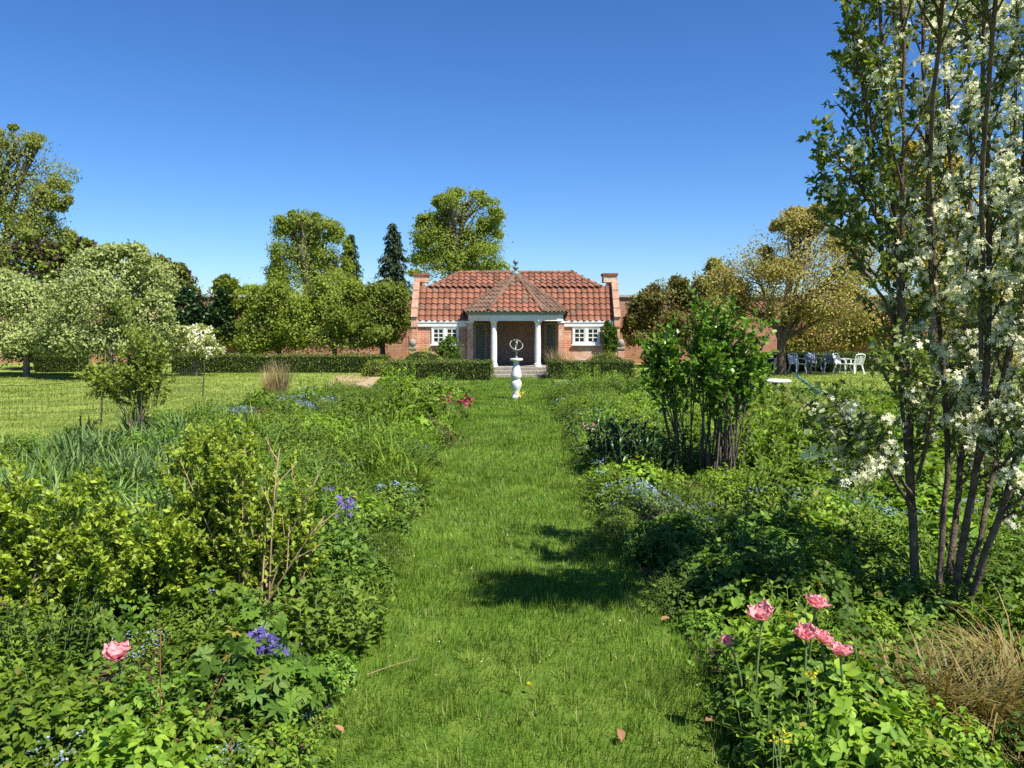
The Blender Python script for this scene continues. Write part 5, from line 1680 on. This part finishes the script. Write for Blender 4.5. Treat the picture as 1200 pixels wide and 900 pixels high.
spike_flower("purple_aquilegia", "smaller purple flower cluster just beside the larger one", 324, 766, 3.85, 30, .05, .035, LM["purple_fl"], "flower")
spike_flower("purple_aquilegia", "purple flowers rising from the strap leaves halfway along the border", 406, 591, 6.4, 60, .10, .035, LM["purple_fl"], "flower")
spike_flower("purple_aquilegia", "single small purple flower head behind the tan branch", 381, 572, 6.6, 14, .05, .03, LM["purple_fl"], "flower")
spike_flower("yellow_spurge", "tiny yellow flowers among leaves by the pink tulips", 915, 868, 2.95, 34, .05, .014, LM["yellow_fl"], "flower")
spike_flower("yellow_spurge", "small yellow flower head below the open pink tulips", 950, 792, 3.25, 22, .03, .014, LM["yellow_fl"], "flower")
spike_flower("red_tulips", "crimson tulip flowers in a knot by the end of the path", 546, 470, 15.5, 26, .12, .07, LM["red_fl"], "tulip", T=T_ROUND)
spike_flower("red_tulips", "looser crimson and pink tulip flowers behind the crimson knot", 527, 466, 16.3, 12, .16, .06, LM["red_fl"], "tulip", T=T_ROUND)
spike_flower("pink_flowers", "pale pink flower heads in the fine foliage of the far border", 690, 500, 11.5, 22, .10, .04, LM["pink_fl"], "flower")
spike_flower("yellow_primrose", "yellow primroses at the foot of the sundial pedestal", 611, 462, float(sp_[1])-.12, 40, .11, .045, LM["yellow_fl"], "flower")

# pink tulips ------------------------------------------------------------------
def petal_mesh(L, Wd, cup, flare, name="petal"):
    V, F = [], []
    nu, nv = 5, 6
    for j in range(nv+1):
        t = j/nv
        w = Wd*min(1.0, .35+1.6*t)*math.sqrt(max(0.02, 1-max(0, (t-.55)/.46)**2.4))
        for i in range(nu+1):
            s = (i/nu-.5)*2
            r = cup*math.sin(min(1.0, t*1.1)*pi*.5) + flare*t*t
            x = s*w*.5
            y = r*(1-.25*s*s)
            z = L*t*(1-.10*s*s*t) + .004*math.sin(7*s+5*t)
            V.append((x, y, z))
    for j in range(nv):
        for i in range(nu):
            a = j*(nu+1)+i
            F.append((a, a+1, a+nu+2, a+nu+1))
    me = bpy.data.meshes.new(name); me.from_pydata(V, [], F)
    me.materials.append(LM["pink_fl"])
    me.polygons.foreach_set("use_smooth", np.ones(len(F), dtype=bool))
    return me
PET_O = [petal_mesh(.060,.074,.040,.012), petal_mesh(.056,.070,.038,.022)]
PET_I = [petal_mesh(.052,.05,.022,.008), petal_mesh(.048,.046,.016,.004)]
PET_C = [petal_mesh(.070,.05,.024,-.010), petal_mesh(.066,.048,.020,-.010)]
def tulip(label, px, py, Y, sc=1.0, tilt=(0,0), closed=False, leaves=3):
    top = A(px, py, Y)
    sw = (rng.normal(0,.05), rng.normal(.0,.03))
    t = thing("pink_tulip", label, "tulip", (top[0]+sw[0], Y+sw[1], 0), group="pink double tulips")
    hd = np.array([-sw[0], -sw[1], top[2]-.03*sc])
    V, F = tube(bez(np.array([0,0,-.03]), np.array([sw[0]*.3,0,hd[2]*.6]), hd, 7), np.linspace(.006,.005,7), 7)
    add_part(t, "stem", V, F, M["stem_green"], smooth=True)
    for k in range(leaves):
        a = rng.uniform(0, 2*pi)
        add_part(t, "leaf", *scat(T_STRAP, np.array([[0,0,.01]]), np.array([[cos(a)*.5,sin(a)*.5,1]]), np.array([[-cos(a),-sin(a),.5]]), hd[2]*rng.uniform(.4,.6), .036, .8), LM["mid"])
    fl = bpy.data.objects.new("flower", None); fl.empty_display_size = .03
    COL.objects.link(fl); fl.parent = t
    fl.location = tuple(hd); fl.rotation_euler = (tilt[0], tilt[1], 0); fl.scale = (sc,)*3
    rings = ((PET_C, 6, 0.0),) if closed else ((PET_O, 5, 0.0), (PET_O, 4, .5), (PET_I, 4, .25))
    for k, (ms, n, off) in enumerate(rings):
        for i in range(n):
            o = link("petal", ms[rng.integers(2)], fl)
            o.rotation_euler = (rng.normal(0,.12) - (.10 if k == 0 and not closed else 0), rng.normal(0,.06), 2*pi*(i+off)/n + rng.normal(0,.15))
            s_ = rng.uniform(.85,1.1); o.scale = (s_, s_, s_*(1-.06*k))
            o.location = (0,0,.003*k)
    return t
TL = [("wide open pink double tulip above the russet foliage", 138, 763, 3.6, 1.08, (.25,.1), False),
      ("pale pink tulip with ruffled petals nearest the shaded path edge", 894, 717, 3.5, .95, (.35,-.25), False),
      ("highest of the open pink tulips by the blossom tree", 956, 705, 3.6, .95, (.2,.2), False),
      ("pink tulip overlapping its neighbour, left one of the touching pair", 945, 741, 3.45, .95, (.3,-.2), False),
      ("pink tulip overlapping its neighbour, right one of the touching pair", 963, 746, 3.5, .85, (.2,.3), False),
      ("deepest pink cup-shaped tulip close to the sedge", 985, 762, 3.4, .9, (.1,.15), False),
      ("dusky half-closed pink tulip hanging in the shade", 855, 750, 3.6, .8, (.3,-.35), True)]
for a_ in TL:
    reseed(a_[0]); tulip(*a_)

# rusty seed stems at the front of the border
for (lab, p0, p1) in (("tall rusty brown seed stem in front of the pink tulip", (188,905), (188,735)), ("leaning rusty brown seed stem crossing the russet leaves", (205,900), (262,790))):
    Y = 3.3
    b = A(*p0, Y); b[2] = -.02; e = A(*p1, Y)
    t_ = thing("seed_stem", lab, "dry stem", (b[0], Y, 0))
    o0 = np.array([b[0], Y, 0])
    pa = bez(b, (b+e)/2+rng.normal(0,.02,3), e, 8)-o0
    V, F = tube(pa, np.linspace(.004,.002,8), 5)
    add_part(t_, "stem", V, F, M["stem_brown"])
    sd = [q for q,_ in side(pa, .3, 1, 26, .8, .05, .0)]
    add_part(t_, "seed_heads", *leafy(sd, 6, T_LEAF2, .014, .009), LM["brown"], "stuff")

reseed("ground cover")
# ground cover in the beds --------------------------------------------------------
def cover(name, label, poly, x0, x1, n0):
    n = n0*3
    y = 2.6 + (rng.random(n)**1.7)*21
    x = rng.uniform(x0, x1, n)
    k = in_poly(x, y, poly)
    x, y = x[k][:n0], y[k][:n0]
    n = len(x)
    lump = .5+.5*np.sin(x*4.1+1)*np.cos(y*3.7)+.3*np.sin(x*9+y*7)
    z = .03+np.clip(lump,0,1.2)*.09*rng.random(n)
    a = rng.uniform(0,2*pi,n)
    D = np.stack([np.cos(a),np.sin(a),rng.uniform(.1,1.2,n)],1)
    L = rng.uniform(.035,.075,n)*(1+y*.03)
    V, F = scat(T_LEAF2, np.stack([x,y,z],1), D, np.stack([rng.normal(0,.4,n),rng.normal(0,.4,n),np.ones(n)],1), L, L*.5)
    o = link(name, np_mesh(name, V, F, LM["mid"]))
    return tag(o, label, "ground cover", kind="stuff")
cover("ground_cover", "low green ground cover between the perennials with the yellow-green shrubs", LEFT_BED, -9, -.8, 42000)
cover("ground_cover", "low green ground cover between the perennials under the blossom tree", RIGHT_BED, .8, 11, 46000)

def thicket(poly, x0, x1, y0, y1, n, label):
    x = rng.uniform(x0, x1, n); y = rng.uniform(y0, y1, n)
    px, py = proj(np.stack([x, y, np.zeros(n)], 1))
    k = in_poly(x, y, poly) & ((px < -60) | (px > 1260)); x, y = x[k], y[k]; n = len(x)
    z = (.1+.25*np.clip(.5+.5*np.sin(x*3.3)*np.cos(y*2.9+1)+.3*np.sin(x*7+y*6),0,1))*rng.random(n)
    L = rng.uniform(.05,.10,n)
    V, F = scat(T_LEAF2, np.stack([x,y,z],1), rdir(n,.5), rdir(n,1.2), L, L*.5)
    tag(link("ground_cover", np_mesh("ground_cover", V, F, LM["bright"])), label, "ground cover", kind="stuff")
thicket(RIGHT_BED, 2, 9, 1.5, 9, 34000, "leafy ground cover in the outer border beside the sedge")
thicket(LEFT_BED, -9, -1.5, 1.5, 9, 34000, "leafy ground cover in the outer border beside the wide shrub")

# grass blades --------------------------------------------------------------------
def vnoise(x, y, f, s):
    return (np.sin(x*f+s)*np.cos(y*f*1.13+2*s)+np.sin((x+y)*f*.71+3*s)*.7+np.cos((x-.6*y)*f*1.7+s*5)*.5)/2.2
def blades_field(bands, keep, mat, name, label, hscale=1.0):
    parts = []
    for (y0, y1, x0, x1, dens, L, Wd) in bands:
        n = int((y1-y0)*(x1-x0)*dens)
        x = rng.uniform(x0, x1, n); y = rng.uniform(y0, y1, n)
        k = keep(x, y)
        x, y = x[k], y[k]; n = len(x)
        nz = vnoise(x, y, 2.6, 1.3)*.5 + vnoise(x, y, 7.5, .4)*.5
        kk = rng.random(n) < np.clip(.80+.5*nz, .25, 1)
        x, y, nz = x[kk], y[kk], nz[kk]; n = len(x)
        lean_a = vnoise(x, y, 1.7, 2.2)*pi*2 + rng.normal(0,.9,n)
        ln = np.abs(rng.normal(.45,.3,n))
        D = np.stack([np.cos(lean_a)*ln, np.sin(lean_a)*ln, np.ones(n)], 1)
        Nn = np.stack([np.cos(lean_a), np.sin(lean_a), ln], 1) + rng.normal(0,.5,(n,3))
        LL = L*rng.uniform(.5,1.2,n)*(1+.45*nz)
        parts.append(scat(T_BLADE, np.stack([x,y,np.full(n,-.002)],1), D, Nn, LL, Wd*rng.uniform(.7,1.3,n), rng.uniform(.0,1.6,n)))
    V, F = join(parts)
    return tag(link(name, np_mesh(name, V, F, LM[mat])), label, "grass", kind="stuff")
def on_path(x, y): return ~(in_poly(x+.06+.05*np.sin(y*3.1), y, LEFT_BED)) & ~(in_poly(x-.06-.05*np.sin(y*2.7+1), y, RIGHT_BED))
blades_field([(2.6,4.6,-1.15,1.25,6500,.060,.0042),(4.6,7,-1.2,1.2,4200,.060,.0055),(7,11,-1.2,1.2,2000,.062,.008),(11,17,-1.2,1.2,1000,.065,.012),(17,26.8,-1.8,1.3,600,.065,.017)],
    on_path, "grass", "path_grass", "fresh green grass of the mown path between the borders")
def tufts():
    parts = []
    for _ in range(520):
        y = 2.8+rng.random()**1.6*12; x = rng.uniform(-1.05,1.1)
        if not on_path(np.array([x]), np.array([y]))[0]: continue
        n = int(rng.integers(8,22)); a = rng.uniform(0,2*pi,n); sp = rng.uniform(.2,1.1,n)
        P = np.stack([x+rng.normal(0,.018,n), y+rng.normal(0,.018,n), np.full(n,-.002)],1)
        D = np.stack([np.cos(a)*sp,np.sin(a)*sp,np.ones(n)],1)
        parts.append(scat(T_BLADE, P, D, np.stack([np.cos(a),np.sin(a),sp],1), rng.uniform(.05,.12,n), .0045*(1+y*.06), rng.uniform(.3,1.8,n)))
    tag(link("path_grass", np_mesh("path_grass", *join(parts), LM["grass_tuft"])), "longer bright tufts scattered through the mown grass path", "grass", kind="stuff")
tufts()
def on_lawn(x, y):
    px, py = proj(np.stack([x, y, np.zeros_like(x)], 1))
    return ~in_poly(x, y, LEFT_BED) & ~in_poly(x, y, RIGHT_BED) & (px > -80) & (px < 1280)
blades_field([(10.5,16,-13,-5.5,520,.055,.014),(16,22,-17,-5,260,.055,.02),(22,29.3,-20,-4.6,150,.055,.026)], on_lawn, "lawn", "lawn_grass", "short mown grass of the lawn below the weeping trees")
blades_field([(15.5,22,4.5,15.5,300,.055,.018),(22,29.8,3.5,20,150,.055,.026)], on_lawn, "lawn", "lawn_grass", "short mown grass of the lawn in front of the chairs")

# fallen leaves, stick, dandelion on the path -------------------------------------
for i, (px, py, lab) in enumerate(((725,863,"curled brown fallen leaf in the middle of the grass path"), (395,858,"orange-brown fallen leaf at the edge of the lime-leaved border"), (833,848,"brown fallen leaf on the grass near the pink tulips"), (780,728,"orange fallen leaf lying in the tree shadow on the path"))):
    g_ = G(px, py, .035)
    V, F = [], []
    for j in range(7):
        t = j/6
        w = .028*math.sin(pi*min(1,t*.9+.06))
        for q in (-1,-.5,0,.5,1):
            V.append((q*w*(1+.15*math.sin(9*t+q)), (t-.5)*.075, .010+.012*q*q+.012*math.sin(3*t)))
    for j in range(6):
        for q in range(4):
            a = j*5+q; F.append((a,a+1,a+6,a+5))
    o = MB().poly(V, F).build("fallen_leaf", LM["dead_leaf"], smooth=True)
    o.location = tuple(g_); o.rotation_euler = (rng.normal(0,.25), rng.normal(0,.25), rng.uniform(0,6))
    o.scale = (.8,)*3
    tag(o, lab, "leaf", "fallen leaves on the path")
n = 260
x = rng.uniform(-1.0,1.1,n); y = 3.0+rng.random(n)**1.5*9
k = on_path(x, y); x, y = x[k], y[k]; n = len(x)
s = rng.uniform(.008,.014,n)
tag(link("fallen_petals", np_mesh("fallen_petals", *scat(T_LEAF2, np.stack([x,y,rng.uniform(.02,.05,n)],1), rdir(n), rdir(n,2.0), s, s*.7), LM["white_fl"])), "tiny white petals scattered over the grass path", "petals", kind="stuff")
a_ = G(430,791,.03); b_ = G(490,772,.05)
V, F = tube(bez(a_, (a_+b_)/2+np.array([0,0,.015]), b_, 6), np.linspace(.004,.002,6), 5)
add_ = link("twig", np_mesh("twig", V-a_[None], F, LM["straw"])); add_.location = tuple(a_)
tag(add_, "thin straw twig lying across the path edge", "twig")
g_ = G(620,803,.05)
dd = thing("dandelion", "single yellow dandelion in the grass path", "dandelion", (g_[0], g_[1], 0))
V, F = tube(np.array([[0,0,-.01],[.004,0,.03],[0,0,.055]]), .002, 5); add_part(dd, "stem", V, F, M["stem_green"])
n = 40; Nn = rdir(n, 1.6); D = unit(Nn*np.array([1,1,.4]))
add_part(dd, "flower", *scat(T_LEAF2, np.tile(np.array([[0,0,.055]]),(n,1)), D, Nn, .016, .006), LM["yellow_fl"])
